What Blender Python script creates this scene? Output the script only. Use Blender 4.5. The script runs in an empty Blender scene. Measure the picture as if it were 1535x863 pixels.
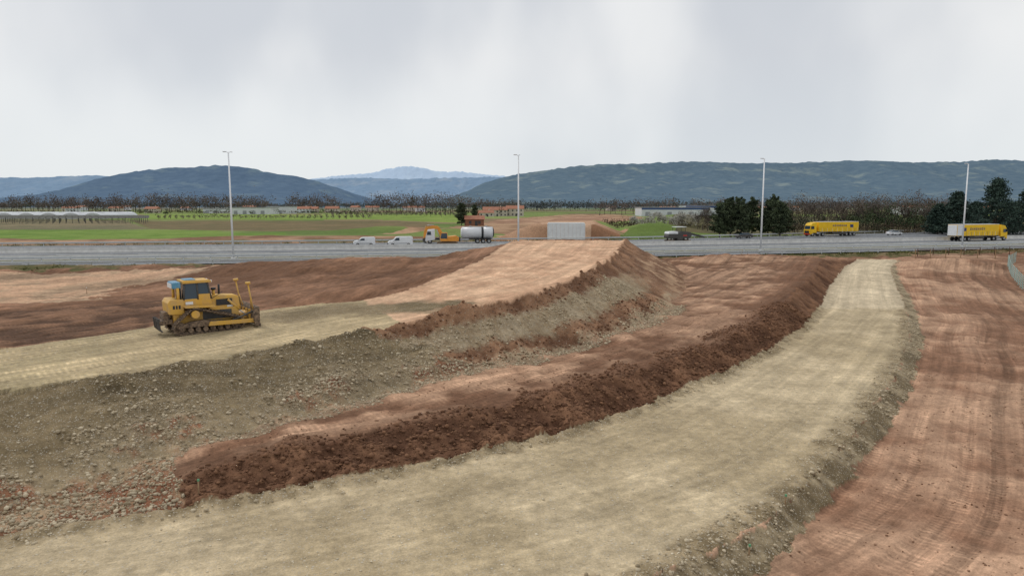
import bpy, bmesh, math, random
import numpy as np
from mathutils import Vector, Matrix
from mathutils.geometry import delaunay_2d_cdt
random.seed(7); rng=np.random.default_rng(7)
R=math.radians
scene=bpy.context.scene
COL=scene.collection
F=1023.0; CU=767.5; CV=431.5; H=10.0; PITCH=R(6.88)
cs,sn=math.cos(PITCH),math.sin(PITCH)
def g(u,v,z):
    a=(u-CU)/F; b=-(v-CV)/F
    dy=cs+b*sn; dz=-sn+b*cs
    t=(z-H)/dz
    return (a*t,dy*t,z)
def lin(r,g_,b):
    f=lambda c:(c/255/12.92 if c<=10 else ((c/255+.055)/1.055)**2.4)
    return np.array([f(r),f(g_),f(b)])
def Lx(x): return 118.8+.2275*x+.0004*x*x
def farOff(x): return 45+np.maximum(0,x-30)*.2
HZ=1.5
# ------------------------------------------------------------ materials
def mat_new(name):
    m=bpy.data.materials.new(name); m.use_nodes=True
    nt=m.node_tree; bs=nt.nodes['Principled BSDF']
    return m,nt,bs
def simple(name,col,rough=.6,var=.15,scale=6,metal=0,bump=0.0,spec=.4):
    m,nt,bs=mat_new(name)
    N=nt.nodes; Lk=nt.links
    tc=N.new('ShaderNodeTexCoord'); no=N.new('ShaderNodeTexNoise'); no.inputs['Scale'].default_value=scale; no.inputs['Detail'].default_value=5
    Lk.new(tc.outputs['Object'],no.inputs['Vector'])
    mr=N.new('ShaderNodeMapRange'); mr.inputs[1].default_value=.3; mr.inputs[2].default_value=.7; mr.inputs[3].default_value=1-var; mr.inputs[4].default_value=1+var
    Lk.new(no.outputs[0],mr.inputs[0])
    vm=N.new('ShaderNodeVectorMath'); vm.operation='SCALE'; vm.inputs[0].default_value=tuple(col)[:3]
    Lk.new(mr.outputs[0],vm.inputs['Scale']); Lk.new(vm.outputs[0],bs.inputs['Base Color'])
    bs.inputs['Roughness'].default_value=rough; bs.inputs['Metallic'].default_value=metal
    bs.inputs['Specular IOR Level'].default_value=spec
    if bump:
        b=N.new('ShaderNodeBump'); b.inputs['Strength'].default_value=bump; b.inputs['Distance'].default_value=.05
        Lk.new(no.outputs[0],b.inputs['Height']); Lk.new(b.outputs[0],bs.inputs['Normal'])
    return m
def dusty(name,col,dust,rough=.6,lo=.42,hi=.72,scale=2.2,bump=.15):
    m,nt,bs=mat_new(name); N=nt.nodes; Lk=nt.links
    tc=N.new('ShaderNodeTexCoord'); no=N.new('ShaderNodeTexNoise'); no.inputs['Scale'].default_value=scale; no.inputs['Detail'].default_value=7; no.inputs['Roughness'].default_value=.65
    Lk.new(tc.outputs['Object'],no.inputs['Vector'])
    mr=N.new('ShaderNodeMapRange'); mr.inputs[1].default_value=lo; mr.inputs[2].default_value=hi; mr.inputs[4].default_value=.9; Lk.new(no.outputs[0],mr.inputs[0])
    mx=N.new('ShaderNodeMix'); mx.data_type='RGBA'; Lk.new(mr.outputs[0],mx.inputs[0]); mx.inputs[6].default_value=(*col,1); mx.inputs[7].default_value=(*dust,1)
    Lk.new(mx.outputs[2],bs.inputs['Base Color']); bs.inputs['Roughness'].default_value=rough; bs.inputs['Specular IOR Level'].default_value=.35
    b=N.new('ShaderNodeBump'); b.inputs['Strength'].default_value=bump; b.inputs['Distance'].default_value=.03; Lk.new(no.outputs[0],b.inputs['Height']); Lk.new(b.outputs[0],bs.inputs['Normal'])
    return m
def attrmat(name,rough=.9,attr='Col'):
    m,nt,bs=mat_new(name)
    a=nt.nodes.new('ShaderNodeAttribute'); a.attribute_name=attr
    nt.links.new(a.outputs['Color'],bs.inputs['Base Color'])
    bs.inputs['Roughness'].default_value=rough; bs.inputs['Specular IOR Level'].default_value=.15
    return m
# ------------------------------------------------------------ numpy noise
T=rng.random((256,256)).astype(np.float32)
def vn(x,y,seed=0):
    x=x+seed*17.3; y=y+seed*9.7
    xi=np.floor(x).astype(np.int64); yi=np.floor(y).astype(np.int64)
    fx=(x-xi).astype(np.float32); fy=(y-yi).astype(np.float32)
    fx=fx*fx*(3-2*fx); fy=fy*fy*(3-2*fy)
    a=T[xi&255,yi&255]; b=T[(xi+1)&255,yi&255]; c=T[xi&255,(yi+1)&255]; d=T[(xi+1)&255,(yi+1)&255]
    return (a*(1-fx)+b*fx)*(1-fy)+(c*(1-fx)+d*fx)*fy-.5
def fbm(x,y,o=3,seed=0):
    r=0;a=1
    for i in range(o):
        r=r+a*vn(x*2**i+i*5.3,y*2**i-i*3.1,seed+i*3); a*=.5
    return r
# ------------------------------------------------------------ break lines
Rl=[g(*p) for p in [(-260,842,0),(0,805,0),(120,787,0),(270,765,0),(330,755,0),(450,733,0),(600,706,0),(750,672,0),(870,643,0),(960,613,0),(1060,570,0),(1140,533,0),(1200,495,0),(1230,460,0.05),(1243,430,.3),(1265,402,.8),(1285,389,1.1)]]
Rl=[(-40,10,0)]+Rl
Rr=[(-25,3,0),(-8,11.5,0)]+[g(*p) for p in [(960,870,0),(1060,825,0),(1150,772,0),(1230,700,0),(1298,622,0),(1342,560,0),(1362,505,0),(1358,462,.05),(1344,430,.3),(1334,402,.8),(1346,389,1.1)]]
Ro=[(-20,0,-.7),(-3,9.5,-.7)]+[g(*p) for p in [(1130,868,-.7),(1232,765,-.7),(1298,690,-.7),(1345,628,-.7),(1374,560,-.6),(1384,503,-.45),(1370,455,-.2),(1352,425,.1),(1342,400,.6),(1352,388,.9)]]
CrA=[(-60,-12,2.5),(-30,17,2.6)]+[g(*p) for p in [(0,583,2.6),(150,563,2.7),(300,540,2.75),(450,512,2.9),(540,497,3.0),(605,487,3.1)]]
CrB=[g(*p) for p in [(605,487,3.1),(700,465,3.5),(800,440,3.9),(880,410,4.3),(920,385,4.7),(938,361,5.2)]]
Cr=CrA+CrB[1:]
Toe=[(-50,-14,0),(-25,12,0)]+[g(*p) for p in [(0,770,0),(100,745,0.05),(190,715,.2),(250,685,.5),(330,655,.8),(450,620,.85),(560,592,.9),(640,572,.9),(740,548,.95),(830,525,1.0),(900,505,1.05),(960,485,1.1),(1000,462,1.2),(1022,440,1.25),(1030,415,1.3),(1005,393,1.4)]]
Be=[g(*p) for p in [(285,712,.6),(330,690,.8),(450,665,.9),(600,637,.9),(700,615,.95),(800,595,1.0),(900,570,1.05),(1000,540,1.1),(1080,510,1.2),(1140,480,1.4),(1180,450,1.6),(1205,425,1.8),(1225,400,2.0),(1232,388,2.0)]]
Bk=[(-80,-8,2.5),(-50,17,2.5)]+[g(*p) for p in [(0,523,2.6),(235,487,2.7),(400,462,2.9),(500,453,3.0),(545,451,3.1)]]
RmL=[g(*p) for p in [(545,451,3.1),(600,437,3.6),(660,416,4.2),(715,392,4.7),(765,361,5.2)]]
MdC=[g(*p) for p in [(400,396,2.6),(440,390,3.2),(500,386,3.6),(600,386,3.6),(660,390,3.5),(705,397,3.9)]]
lines=[Rl,Rr,Ro,Cr,Toe,Be,Bk,RmL,MdC]
lines.append([(p[0]-2.6,p[1]+2.6,1.5) for p in Bk[:-1]])
lines.append([g(*p) for p in [(765,361,5.2),(850,356,5.5),(938,361,5.2)]])
lines.append([(-5,102,1.4),(5,104,1.4),(16,104,1.4),(24,103,1.4)])
lines.append([g(*p) for p in [(1040,386,1.9),(1130,382,2.1),(1225,386,2.0)]])
lines.append([g(*p) for p in [(1060,420,1.5),(1120,410,1.7),(1180,400,1.9)]])
lines.append([g(*p) for p in [(300,432,1.5),(360,438,1.6),(430,446,2.3)]])
lines.append([g(*p) for p in [(280,410,1.3),(340,402,1.4)]])
lines.append([(-30,96,1.4),(-10,98,1.4)])
lines.append([(x,float(Lx(x))-9.5,1.3) for x in range(-110,136,5)])
lines.append([(x,float(Lx(x))+10,1.3) for x in range(-110,136,5)])
pts_extra=[(-60,60,1.1),(-90,70,1.0),(-100,35,1.2),(-70,85,1.2),(-45,75,1.0),(-45,60,1.1),(-112,0,1.2),(-112,-16,1.2),(-112,162,1.3),(132,162,1.3),(132,-16,-.7),(60,10,-.7),(40,20,-.7),(25,5,-.7),(60,40,-.7),(50,60,-.55),(80,70,-.4),(60,90,.2),(81,107,.8),(110,60,-.5),(110,110,.9),(132,60,-.5),(0,-16,-.7)]
pts=[]
for l in lines:
    for a,b in zip(l[:-1],l[1:]):
        n=max(1,int(math.dist(a[:2],b[:2])/1.0))
        for i in range(n):
            t=i/n; pts.append(tuple(a[k]*(1-t)+b[k]*t for k in range(3)))
    pts.append(tuple(l[-1]))
pts+=pts_extra
res=delaunay_2d_cdt([Vector(p[:2]) for p in pts],[],[],0,1e-3)
vz=[(v.x,v.y,pts[o[0]][2] if o else 1.0) for v,o in zip(res[0],res[3])]
GX0,GY0,GS=-112.0,-16.0,.25
NX,NY=int(244/GS),int(178/GS)
HG=np.full((NY,NX),1.0,np.float32)
for f in res[2]:
    if len(f)!=3: continue
    (x0,y0,z0),(x1,y1,z1),(x2,y2,z2)=[vz[i] for i in f]
    D=(y1-y2)*(x0-x2)+(x2-x1)*(y0-y2)
    if abs(D)<1e-9: continue
    i0=max(0,int((min(x0,x1,x2)-GX0)/GS)); i1=min(NX,int((max(x0,x1,x2)-GX0)/GS)+2)
    j0=max(0,int((min(y0,y1,y2)-GY0)/GS)); j1=min(NY,int((max(y0,y1,y2)-GY0)/GS)+2)
    if i1<=i0 or j1<=j0: continue
    X=GX0+np.arange(i0,i1)[None,:]*GS; Y=GY0+np.arange(j0,j1)[:,None]*GS
    a=((y1-y2)*(X-x2)+(x2-x1)*(Y-y2))/D; b=((y2-y0)*(X-x2)+(x0-x2)*(Y-y2))/D; c=1-a-b
    m=(a>=-1e-6)&(b>=-1e-6)&(c>=-1e-6)
    sub=HG[j0:j1,i0:i1]; sub[m]=(a*z0+b*z1+c*z2)[m]
for _ in range(3):
    P=np.pad(HG,1,mode='edge'); HG=(P[:-2,1:-1]+P[2:,1:-1]+P[1:-1,:-2]+P[1:-1,2:]+2*P[1:-1,1:-1])/6
gx=GX0+np.arange(NX)[None,:]*GS; gy=GY0+np.arange(NY)[:,None]*GS
for (u,v,z_,hh,rx,ry) in [(1400,398,.9,1.0,4,3),(1440,396,.9,.8,5,3),(1475,399,.9,.9,3.5,3),(1385,408,.6,.6,3,3),(1095,388,1.9,.6,9,4),(350,412,1.3,.7,6,5),(250,402,1.3,.5,9,4),(60,402,1.3,.5,10,3),(480,400,3,.35,3,3),(600,398,3,.4,3.5,3),(430,425,2,.35,3,3)]:
    cx,cy,_=g(u,v,z_); HG+=hh*np.exp(-(((gx-cx)/rx)**2+((gy-cy)/ry)**2))
def sampleH(x,y):
    fx=np.clip((x-GX0)/GS,0,NX-1.01); fy=np.clip((y-GY0)/GS,0,NY-1.01)
    i=fx.astype(int); j=fy.astype(int); a=fx-i; b=fy-j
    return (HG[j,i]*(1-a)+HG[j,i+1]*a)*(1-b)+(HG[j+1,i]*(1-a)+HG[j+1,i+1]*a)*b
def embC(y): return 12.8+(y-172)*.125
def zfar(x,y):
    z=np.full(x.shape,1.3)
    off=y-Lx(x); fo=farOff(x)
    o=off-fo
    berm=np.exp(-((o-14)/6.0)**2)*1.5*np.clip((-x-5)/25,0,1)*(.8+.6*vn(x*.05,y*.05,4))
    berm+=np.exp(-((o-7)/3.0)**2)*.7*np.clip((-x-5)/25,0,1)*(.6+1.2*vn(x*.12,y*.12,5))
    z=z+berm
    dx=np.abs(x-embC(y)); top=np.interp(y,[168,172,174,260,430,520],[1.3,1.3,5.2,4.6,2.2,1.3])
    k=np.clip(1-(dx-8)/10,0,1)
    z=np.maximum(z,1.3+(top-1.3)*k)
    for cx,cy,r,h in [(45,215,14,3.2),(62,260,16,3.5),(-18,200,12,2.0),(38,185,8,1.6),(80,330,22,4.5),(-40,230,18,1.8)]:
        z=np.maximum(z,1.3+h*np.exp(-(((x-cx)/r)**2+((y-cy)/(r*.6))**2)))
    return z
# ------------------------------------------------------------ ground vertices
NCOL=1180
ys=np.concatenate([np.geomspace(9,400,900)[:-1],np.geomspace(400,9500,80)])
tx=np.linspace(-1.05,1.05,NCOL)
Yg,Tg=np.meshgrid(ys,tx,indexing='ij')
Xg=Tg*(Yg+8)
X=Xg.ravel(); Y=Yg.ravel(); NV=X.size; NR=len(ys)
off=Y-Lx(X)
near=off<-8
Z=np.where(off<-9.5,sampleH(X,Y),zfar(X,Y)).astype(np.float64)
nx=X[near].astype(np.float32); ny=Y[near].astype(np.float32)
def pline(px,py,Lp):
    best=np.full(px.shape,1e9,np.float32); S=np.zeros_like(px); sg=np.ones_like(px); acc=0
    for a,b in zip(Lp[:-1],Lp[1:]):
        ex,ey=b[0]-a[0],b[1]-a[1]; l=math.hypot(ex,ey)
        if l<1e-6: continue
        t=np.clip(((px-a[0])*ex+(py-a[1])*ey)/(l*l),0,1)
        qx=px-(a[0]+ex*t); qy=py-(a[1]+ey*t); d=qx*qx+qy*qy
        m=d<best; best=np.where(m,d,best); S=np.where(m,acc+t*l,S); sg=np.where(m,np.sign(ex*qy-ey*qx),sg); acc+=l
    return np.sqrt(best),S,sg
def inside(px,py,poly):
    r=np.zeros(px.shape,bool)
    for i in range(len(poly)):
        a=poly[i]; b=poly[(i+1)%len(poly)]
        if a[1]==b[1]: continue
        c=((a[1]>py)!=(b[1]>py))&(px<(b[0]-a[0])*(py-a[1])/(b[1]-a[1])+a[0]); r^=c
    return r
def mid(A,B,n=40):
    def rs(L):
        L=np.array([p[:2] for p in L]); d=np.r_[0,np.cumsum(np.hypot(*np.diff(L,axis=0).T))]; t=np.linspace(0,d[-1],n)
        return np.c_[np.interp(t,d,L[:,0]),np.interp(t,d,L[:,1])]
    return (rs(A)+rs(B))/2
RoadC=mid(Rl,Rr,44)
for _ in range(5): RoadC[1:-1]=(RoadC[:-2]+RoadC[1:-1]*2+RoadC[2:])/4
PlatC=np.array([(-70,-12),(-40,17),(-22,33),(-14.5,40.5),(-8.5,46.5),(-2,56),(3,72),(7,95)],float)
dR,sR,gR=pline(nx,ny,RoadC)
dP,sP,gP=pline(nx,ny,PlatC)
dC,sC,_=pline(nx,ny,Cr)
dCB,_,_=pline(nx,ny,CrB)
dT,sT,_=pline(nx,ny,Toe)
dB,sB,_=pline(nx,ny,Be)
dL,sL,_=pline(nx,ny,Rl)
dRr,sRr,_=pline(nx,ny,Rr)
w1=fbm(nx*.9,ny*.9,5,1)*.42; w2=fbm(nx*.9,ny*.9,5,11)*.42
fine=fbm(nx*3.1,ny*3.1,3,15)
wx=nx+w1+fine*.18; wy=ny+w2+fbm(nx*3.1,ny*3.1,2,16)*.18
rev=lambda l:list(reversed(l))
in_road=inside(nx+w1*.5,ny+w2*.5,Rl+rev(Rr))
in_sh=inside(wx,wy,Rr+rev(Ro))
in_slope=inside(wx,wy,Cr+rev(Toe))
in_plat=inside(wx,wy,CrA+rev(Bk))
in_ramp=inside(wx,wy,CrB+rev(RmL))
in_bench=inside(wx,wy,Toe[5:]+rev(Be))
in_bsl=inside(wx,wy,Be+rev(Rl[4:]))
in_left=inside(wx,wy,[( -50,-14)]+Toe[:6]+[Be[0]]+rev(Rl[:5]))
rightside=(~in_road)&(~in_sh)&(gR<0)&(nx>0)|((gR<0)&(dR>9)&(ny<60)&(nx>5))
n_a=fbm(nx*.12,ny*.12,4,21); n_b=fbm(nx*.6,ny*.6,3,31); n_c=fbm(nx*2.2,ny*2.2,2,41)
def C(*a): return lin(*a)
col=np.zeros((nx.size,3),np.float32); msk=np.zeros((nx.size,3),np.float32)
def paint(m,c,k=1.0):
    c=np.asarray(c)
    if c.ndim==1: c=np.broadcast_to(c,(nx.size,3))
    kk=(m.astype(np.float32)*k)[:,None]
    col[:]=col*(1-kk)+c*kk
def blend(c1,c2,t): return c1[None,:]*(1-t[:,None])+c2[None,:]*t[:,None]
ss=lambda x,a,b:np.clip((x-a)/(b-a),0,1)**2*(3-2*np.clip((x-a)/(b-a),0,1))
SAL=C(190,153,124); DBR=C(112,82,62); RBR=C(150,114,90); CLD=C(96,68,51); GRV=C(170,154,124); OLV=C(132,117,90); PLT=C(160,146,114); GST=C(168,152,126); RED=C(138,95,71); OLD=C(106,93,69)
ALL=np.ones(nx.size,bool)
useP=in_plat|in_ramp|((~in_road)&(~in_sh)&(~in_bench)&(~in_bsl)&(~rightside)&(gP>0))
wob=fbm(nx*.05,ny*.05,2,61)*1.6
sd=np.zeros((nx.size,3),np.float32)
sd[:,0]=np.where(useP,dP*gP,dR*gR)+wob; sd[:,1]=np.where(useP,sP,sR)
def passes(d,s,seedn,period,width,tw):
    dd=d+vn(s*.02,s*0+seedn,seedn)*2.5
    k=np.floor(dd/period); ph=dd-k*period
    on=T[(k.astype(int)*31+seedn)&255,(np.floor(s/23+k*.37).astype(int))&255]>.30
    c=period/2
    return on*(np.exp(-(np.maximum(0,np.abs(ph-(c-width/2))-tw)/.07)**2)+np.exp(-(np.maximum(0,np.abs(ph-(c+width/2))-tw)/.07)**2))
tr1=passes(sd[:,0],sd[:,1],3,3.1,1.9,.24); tr2=passes(sd[:,0]+.9,sd[:,1],9,4.3,1.9,.2)
tr3=passes(sd[:,0]+.3,sd[:,1],17,3.3,1.9,.10)
trk=np.clip(np.where(in_road,tr3+tr2*.4,tr1+tr2),0,1).astype(np.float32)*np.clip(.75+n_b*.9,0.2,1)
paint(ALL,blend(DBR,RBR,ss(n_a+n_b*.35+fine*.1,-.35,.45)))
pale=inside(nx+w1*6,ny+w2*3,[g(*p)[:2] for p in [(-200,412,1.1),(240,408,1.1),(330,404,1.1),(300,418,1.1),(170,432,1.1),(140,452,1.1),(-200,462,1.1)]])
paint(pale,blend(C(170,148,122),C(186,152,124),ss(n_b+n_a,-.4,.4)),.55+.4*ss(n_a+n_b*.5,-.4,.1))
msk[:,2]=.75; msk[:,1]=.15
dk=inside(nx+w1*4,ny+w2*2,[g(*p)[:2] for p in [(-200,470,1.2),(120,462,1.2),(260,452,1.3),(240,488,1.5),(120,505,1.6),(-200,530,1.6)]])
paint(dk,blend(C(92,69,54),C(132,100,78),ss(n_b+n_a,-.3,.4))); msk[dk,2]=1
paint(rightside,blend(C(134,101,80),C(176,143,118),ss(n_a*1.2+n_b*.6,-.45,.5)))
msk[rightside,2]=1
msk[rightside,1]=.45
paint(in_plat,blend(PLT,C(174,157,124),ss(n_a+n_b*.5,-.4,.4))); msk[in_plat,0]=.6; msk[in_plat,2]=.9; msk[in_plat,1]=.05
paint(in_ramp,blend(SAL,C(202,168,138),ss(n_b+n_a,-.4,.4))); msk[in_ramp,0]=.1; msk[in_ramp,2]=.7; msk[in_ramp,1]=.05
Lp=np.array([g(*p)[:2] for p in [(450,471,3),(520,463,3),(600,461,3.2),(668,463,3.3)]])
dLe,sLe,_=pline(nx,ny,Lp)
lw=(1-ss(dLe+w1*3.0+fine*.5,.9,2.6))*in_ramp+(1-ss(dLe+w1*3.0+fine*.5,1.2,3.6))*in_plat*.9
lens=lw>.5
paint(ALL,blend(OLV,OLD,ss(n_b,-.3,.4)),np.clip(lw,0,1)); msk[lens,0]=.8
t=dC/(dC+dT+1e-4)
rampS=in_slope&(ny>37.5+w1*3)&(nx>-8.5+w2*3)
leftS=in_slope&~rampS
paint(leftS,blend(OLV,OLD,ss(n_b*.8+n_a*.6+fine*.3,-.5,.5))); msk[leftS,0]=1; msk[leftS,1]=.5
paint(leftS,C(166,150,124),ss(t+n_a*.5+n_b*.35+fine*.15,.35,1.0)*.65)
paint(leftS,blend(C(150,127,100),RED,ss(n_b+fine*.4,-.2,.4)),ss(t+n_b*.4+n_a*.3+fine*.2,.76,.94))
k=t+n_b*.10+fine*.07+n_a*.12
bandw=ss(k,.15,.28)*(1-ss(k,.52,.70))*(1-ss(ny+w1*6,60,70))
q=blend(C(110,80,60),C(146,112,86),ss(n_b+fine*.5,-.4,.4)).astype(np.float32)
gq=blend(GST,C(142,124,98),ss(n_c+fine*.4,-.4,.4)); q=q*(1-bandw[:,None])+gq*bandw[:,None]
b2=ss(k,.80,.92)*.8; q=q*(1-b2[:,None])+blend(C(166,136,110),GST,ss(n_c,-.3,.3))*b2[:,None]
up=ss(ny+w1*6,62,72)*ss(k,.2,.35); q=q*(1-up[:,None])+blend(C(172,142,114),C(118,88,68),ss(n_b+fine*.4+np.sin(k*22)*.18,-.35,.35))*up[:,None]
paint(rampS,q); msk[rampS,0]=(.3+.7*bandw)[rampS]; msk[rampS,1]=.55; msk[rampS,2]=0
bt=dT/(dT+dB+1e-4)
paint(in_bench,blend(C(120,89,69),C(180,146,120),ss(n_a*.9+n_b*.8+.08,-.4,.4))); msk[in_bench,2]=1; msk[in_bench,1]=.35
gb=in_bench*(1-ss(bt+n_b*.2,.06,.16))*(ny<60); paint(gb>0,GST,gb*.5); msk[gb>.4,0]=.6
eb=in_bench*ss(bt+n_b*.3,.76,.92); paint(eb>0,C(106,76,57),eb*.85)
paint(in_bsl,blend(CLD,C(126,93,70),ss(n_b+n_c*.5,-.4,.5))); msk[in_bsl,1]=.9; msk[in_bsl,2]=0
paint(in_left,blend(RED,C(162,140,112),ss(n_b+n_c*.4,-.25,.35))); msk[in_left,0]=.7; msk[in_left,1]=.5; msk[in_left,2]=0
edge=np.minimum(dL,dRr)
paint(in_road,blend(GRV,C(188,172,142),ss(n_b*.6+n_a,-.5,.5))); msk[in_road,0]=.6; msk[in_road,1]=0; msk[in_road,2]=.8
e_w=in_road*(1-ss(edge+w1*1.5+fine*.4,.25,1.1)); paint(e_w>0,blend(OLV,C(156,140,112),ss(n_c,-.3,.3)),e_w); e=e_w>.4; msk[e,0]=.9; msk[e,2]=.1
paint(in_sh,blend(C(118,104,79),C(156,141,114),ss(n_b+n_c+fine*.3,-.4,.4))); msk[in_sh,0]=1; msk[in_sh,1]=.35; msk[in_sh,2]=0
fr=in_road*ss(ny+w2*2,64.5,67); paint(fr>0,C(204,190,164),fr*.55)
wp=in_bench*ss(n_a+n_b*.4,0.02,.25)*(ny>48); paint(wp>0,C(110,80,61),wp*.4)
gv=(off[near]>-14.5+n_b*3)&(~in_road)&(~in_sh); paint(gv,blend(C(92,90,56),C(120,104,76),ss(n_b+n_c*.5,-.3,.3))); msk[gv,2]=0; msk[gv,1]=.6
rut=vn(sd[:,0]*1.7,sd[:,1]*.05,71)+.6*vn(sd[:,0]*3.5,sd[:,1]*.09,72)
noTr=lens|gv
mk3=np.where(noTr,0,msk[:,2])
dz=(rut*.05*mk3-trk*.05*mk3)*np.where(in_road,.4,1)+.03*n_b
dz+=msk[:,1]*(n_c*.10+fbm(nx*4.5,ny*4.5,2,81)*.09)
dz+=in_bsl*(n_b*.28+n_c*.12)+in_slope*(n_b*.30+n_a*.28)
other=(~in_road)&(~in_sh)&(~in_plat)&(~in_ramp)&(~in_slope)&(~in_bench)&(~in_bsl)&(~rightside)
dz+=other*(n_b*.22+n_a*.35)
dz+=np.exp(-((dL-.1)/.35)**2)*.12*(ny<75)*(1+n_c)
dz+=np.exp(-(dCB/.5)**2)*.22*(1+1.5*n_b)
dz+=rightside*(n_b*.16+n_a*.28)+in_bench*(n_b*.18+n_a*.15)
col*=(1+np.clip(rut*.9,-.45,.45)*mk3*.32)[:,None]
trd=T[(np.floor(sd[:,0]/3.1).astype(int)*13)&255,7]
col*=(1-trk*mk3*np.where(in_road,.16,.26)*np.where(trd>.6,-.6,1.0))[:,None]
col*=(1+n_c*.18+n_b*.14)[:,None]
lum=(col@np.array([.3,.55,.15],np.float32))[:,None]; col=(col*.95+lum*.05)*np.array([1.02,.99,.95],np.float32)
Z[near]+=dz*np.clip((-8.5-off[near])/3,0,1)
# far colours
fx=X[~near]; fy=Y[~near]; foff=off[~near]; fo=farOff(fx)
fcol=np.zeros((fx.size,3),np.float32)
a=fbm(fx*.02,fy*.02,3,91); b=fbm(fx*.15,fy*.15,3,92)
G1=C(98,118,58); G2=C(126,138,78); BR=C(134,116,88)
def bl(c1,c2,t): return c1[None]*(1-t[:,None])+c2[None]*t[:,None]
fcol[:]=bl(G1,G2,ss(a,-.4,.4))
m=np.floor(fx*.004+fy*.0011); m2=np.floor((fy-fx*.3)*.0065)
h=T[(m.astype(int)*7)&255,(m2.astype(int)*13)&255]
fld=fy>330
fcol[fld&(h>.35)]=BR; fcol[fld&(h>.65)]=C(112,108,74); fcol[fld&(h>.9)]=C(90,108,56)
fcol*= (1+.15*a+.1*b)[:,None]
hz=ss(fy,700,4000); fcol=fcol*(1-hz[:,None])+C(106,120,128)[None]*hz[:,None]  # distance haze painted in: plain colour fades to blue-grey far out
wxx=fx+b*4; wyy=fy+a*6
def fp(poly,c1,c2=None,k=1.0):
    m=inside(wxx,wyy,[g(*p)[:2] for p in poly])
    c=bl(c1,c2 if c2 is not None else c1,ss(b+a*.5,-.4,.4))
    fcol[m]=fcol[m]*(1-k)+c[m]*k
    return m
z=1.3
fp([(-300,366,z),(-300,346,z),(0,345,z),(330,345,z),(340,349,z),(420,349,z),(420,366,z)],C(98,126,50),C(118,140,64))
fp([(225,343.5,z),(200,331,z),(560,331,z),(640,333,z),(660,342,z),(430,347,z)],C(122,106,76),C(104,96,66))
fp([(-300,345,z),(-300,329,z),(190,331,z),(225,343.5,z)],C(108,104,78),C(130,118,90))
fp([(120,329.5,z),(230,321,z),(700,322,z),(690,334,z),(560,329.5,z)],C(112,134,58),C(130,148,70))
dirt=(foff>fo)&(foff<fo+24+a*9)&(fx<20); fcol[dirt]=bl(C(174,140,112),C(126,96,74),ss(b+a*.4,-.35,.35))[dirt]
gl=(foff>fo)&(foff<fo+7+b*6)&(fx<20); fcol[gl]=bl(C(142,116,94),C(108,104,70),ss(b,-.3,.3))[gl]
emb=(np.abs(fx-embC(fy))<18+a*8+b*4)&(fy>166)&(fy<560); fcol[emb]=bl(C(150,112,86),C(184,148,120),ss(b+a*.5,-.35,.35))[emb]
embt=(np.abs(fx-embC(fy))<7.5+b*2)&(fy>166)&(fy<560); fcol[embt]=bl(C(196,162,134),C(180,144,116),ss(b,-.35,.35))[embt]
fp([(560,352,z),(660,343,z),(760,328,z),(860,321,1.3),(905,321,1.3),(955,324,1.3),(985,331,1.3),(905,345,1.3),(800,352,1.3)],C(182,146,118),C(140,106,84),.9)
fp([(890,345,z),(925,333,z),(1005,331,z),(1005,349,z),(905,352,z)],C(110,132,64),C(128,138,78))
fp([(1005,352,z),(1005,325,z),(1600,325,z),(1600,352,z)],C(88,86,58),C(106,98,70))
under=(foff<fo+3)&(foff>-10); fcol[under]=bl(C(104,96,68),C(92,102,62),ss(b,-.4,.4))[under]
Zf=Z[~near]; Zf+= (foff>fo)*(foff<400)*(b*.25); Z[~near]=Zf
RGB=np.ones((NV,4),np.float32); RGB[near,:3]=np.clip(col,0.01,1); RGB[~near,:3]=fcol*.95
MSK=np.zeros((NV,4),np.float32); MSK[near,:2]=msk[:,:2]; MSK[near,2]=mk3*(.45+.55*trk)*np.where(in_road,.6,1); MSK[~near,1]=.15
SD=np.zeros((NV,3),np.float32); SD[near]=sd; SD[near,2]=trk*(rightside|in_bench|in_plat|dk)*mk3; SD[~near,0]=fx; SD[~near,1]=fy
# ------------------------------------------------------------ ground material
m_g,nt,bs=mat_new('earth'); N=nt.nodes; Lk=nt.links
def nd(t,**k):
    n=N.new(t)
    for a_,b_ in k.items(): setattr(n,a_,b_)
    return n
def mth(op,a,b=None,c=None):
    n=nd('ShaderNodeMath',operation=op)
    for i,v in enumerate((a,b,c)):
        if v is None: continue
        if hasattr(v,'links') or hasattr(v,'is_linked'): Lk.new(v,n.inputs[i])
        else: n.inputs[i].default_value=v
    return n.outputs[0]
def noise(vec,scale,detail=4,rough=.6):
    n=nd('ShaderNodeTexNoise'); n.inputs['Scale'].default_value=scale; n.inputs['Detail'].default_value=detail; n.inputs['Roughness'].default_value=rough
    Lk.new(vec,n.inputs['Vector']); return n.outputs[0]
def mrange(v,a,b,c,d):
    n=nd('ShaderNodeMapRange'); Lk.new(v,n.inputs[0])
    for i,q_ in enumerate((a,b,c,d)): n.inputs[i+1].default_value=q_
    return n.outputs[0]
geo=nd('ShaderNodeNewGeometry'); pos=geo.outputs['Position']
aC=nd('ShaderNodeAttribute'); aC.attribute_name='Col'
aM=nd('ShaderNodeAttribute'); aM.attribute_name='Msk'
aS=nd('ShaderNodeAttribute'); aS.attribute_name='sd'
sm=nd('ShaderNodeSeparateColor'); Lk.new(aM.outputs['Color'],sm.inputs[0]); mg,mc,mk=sm.outputs
sx=nd('ShaderNodeSeparateXYZ'); Lk.new(aS.outputs['Vector'],sx.inputs[0])
mp=nd('ShaderNodeMapping'); mp.inputs['Scale'].default_value=(4.2,.10,0); Lk.new(aS.outputs['Vector'],mp.inputs[0])
streak=noise(mp.outputs[0],1.0,4,.7)
n1=noise(pos,3.0,5,.65); n2=noise(pos,14,3,.7); n0=noise(pos,.5,3,.6)
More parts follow.
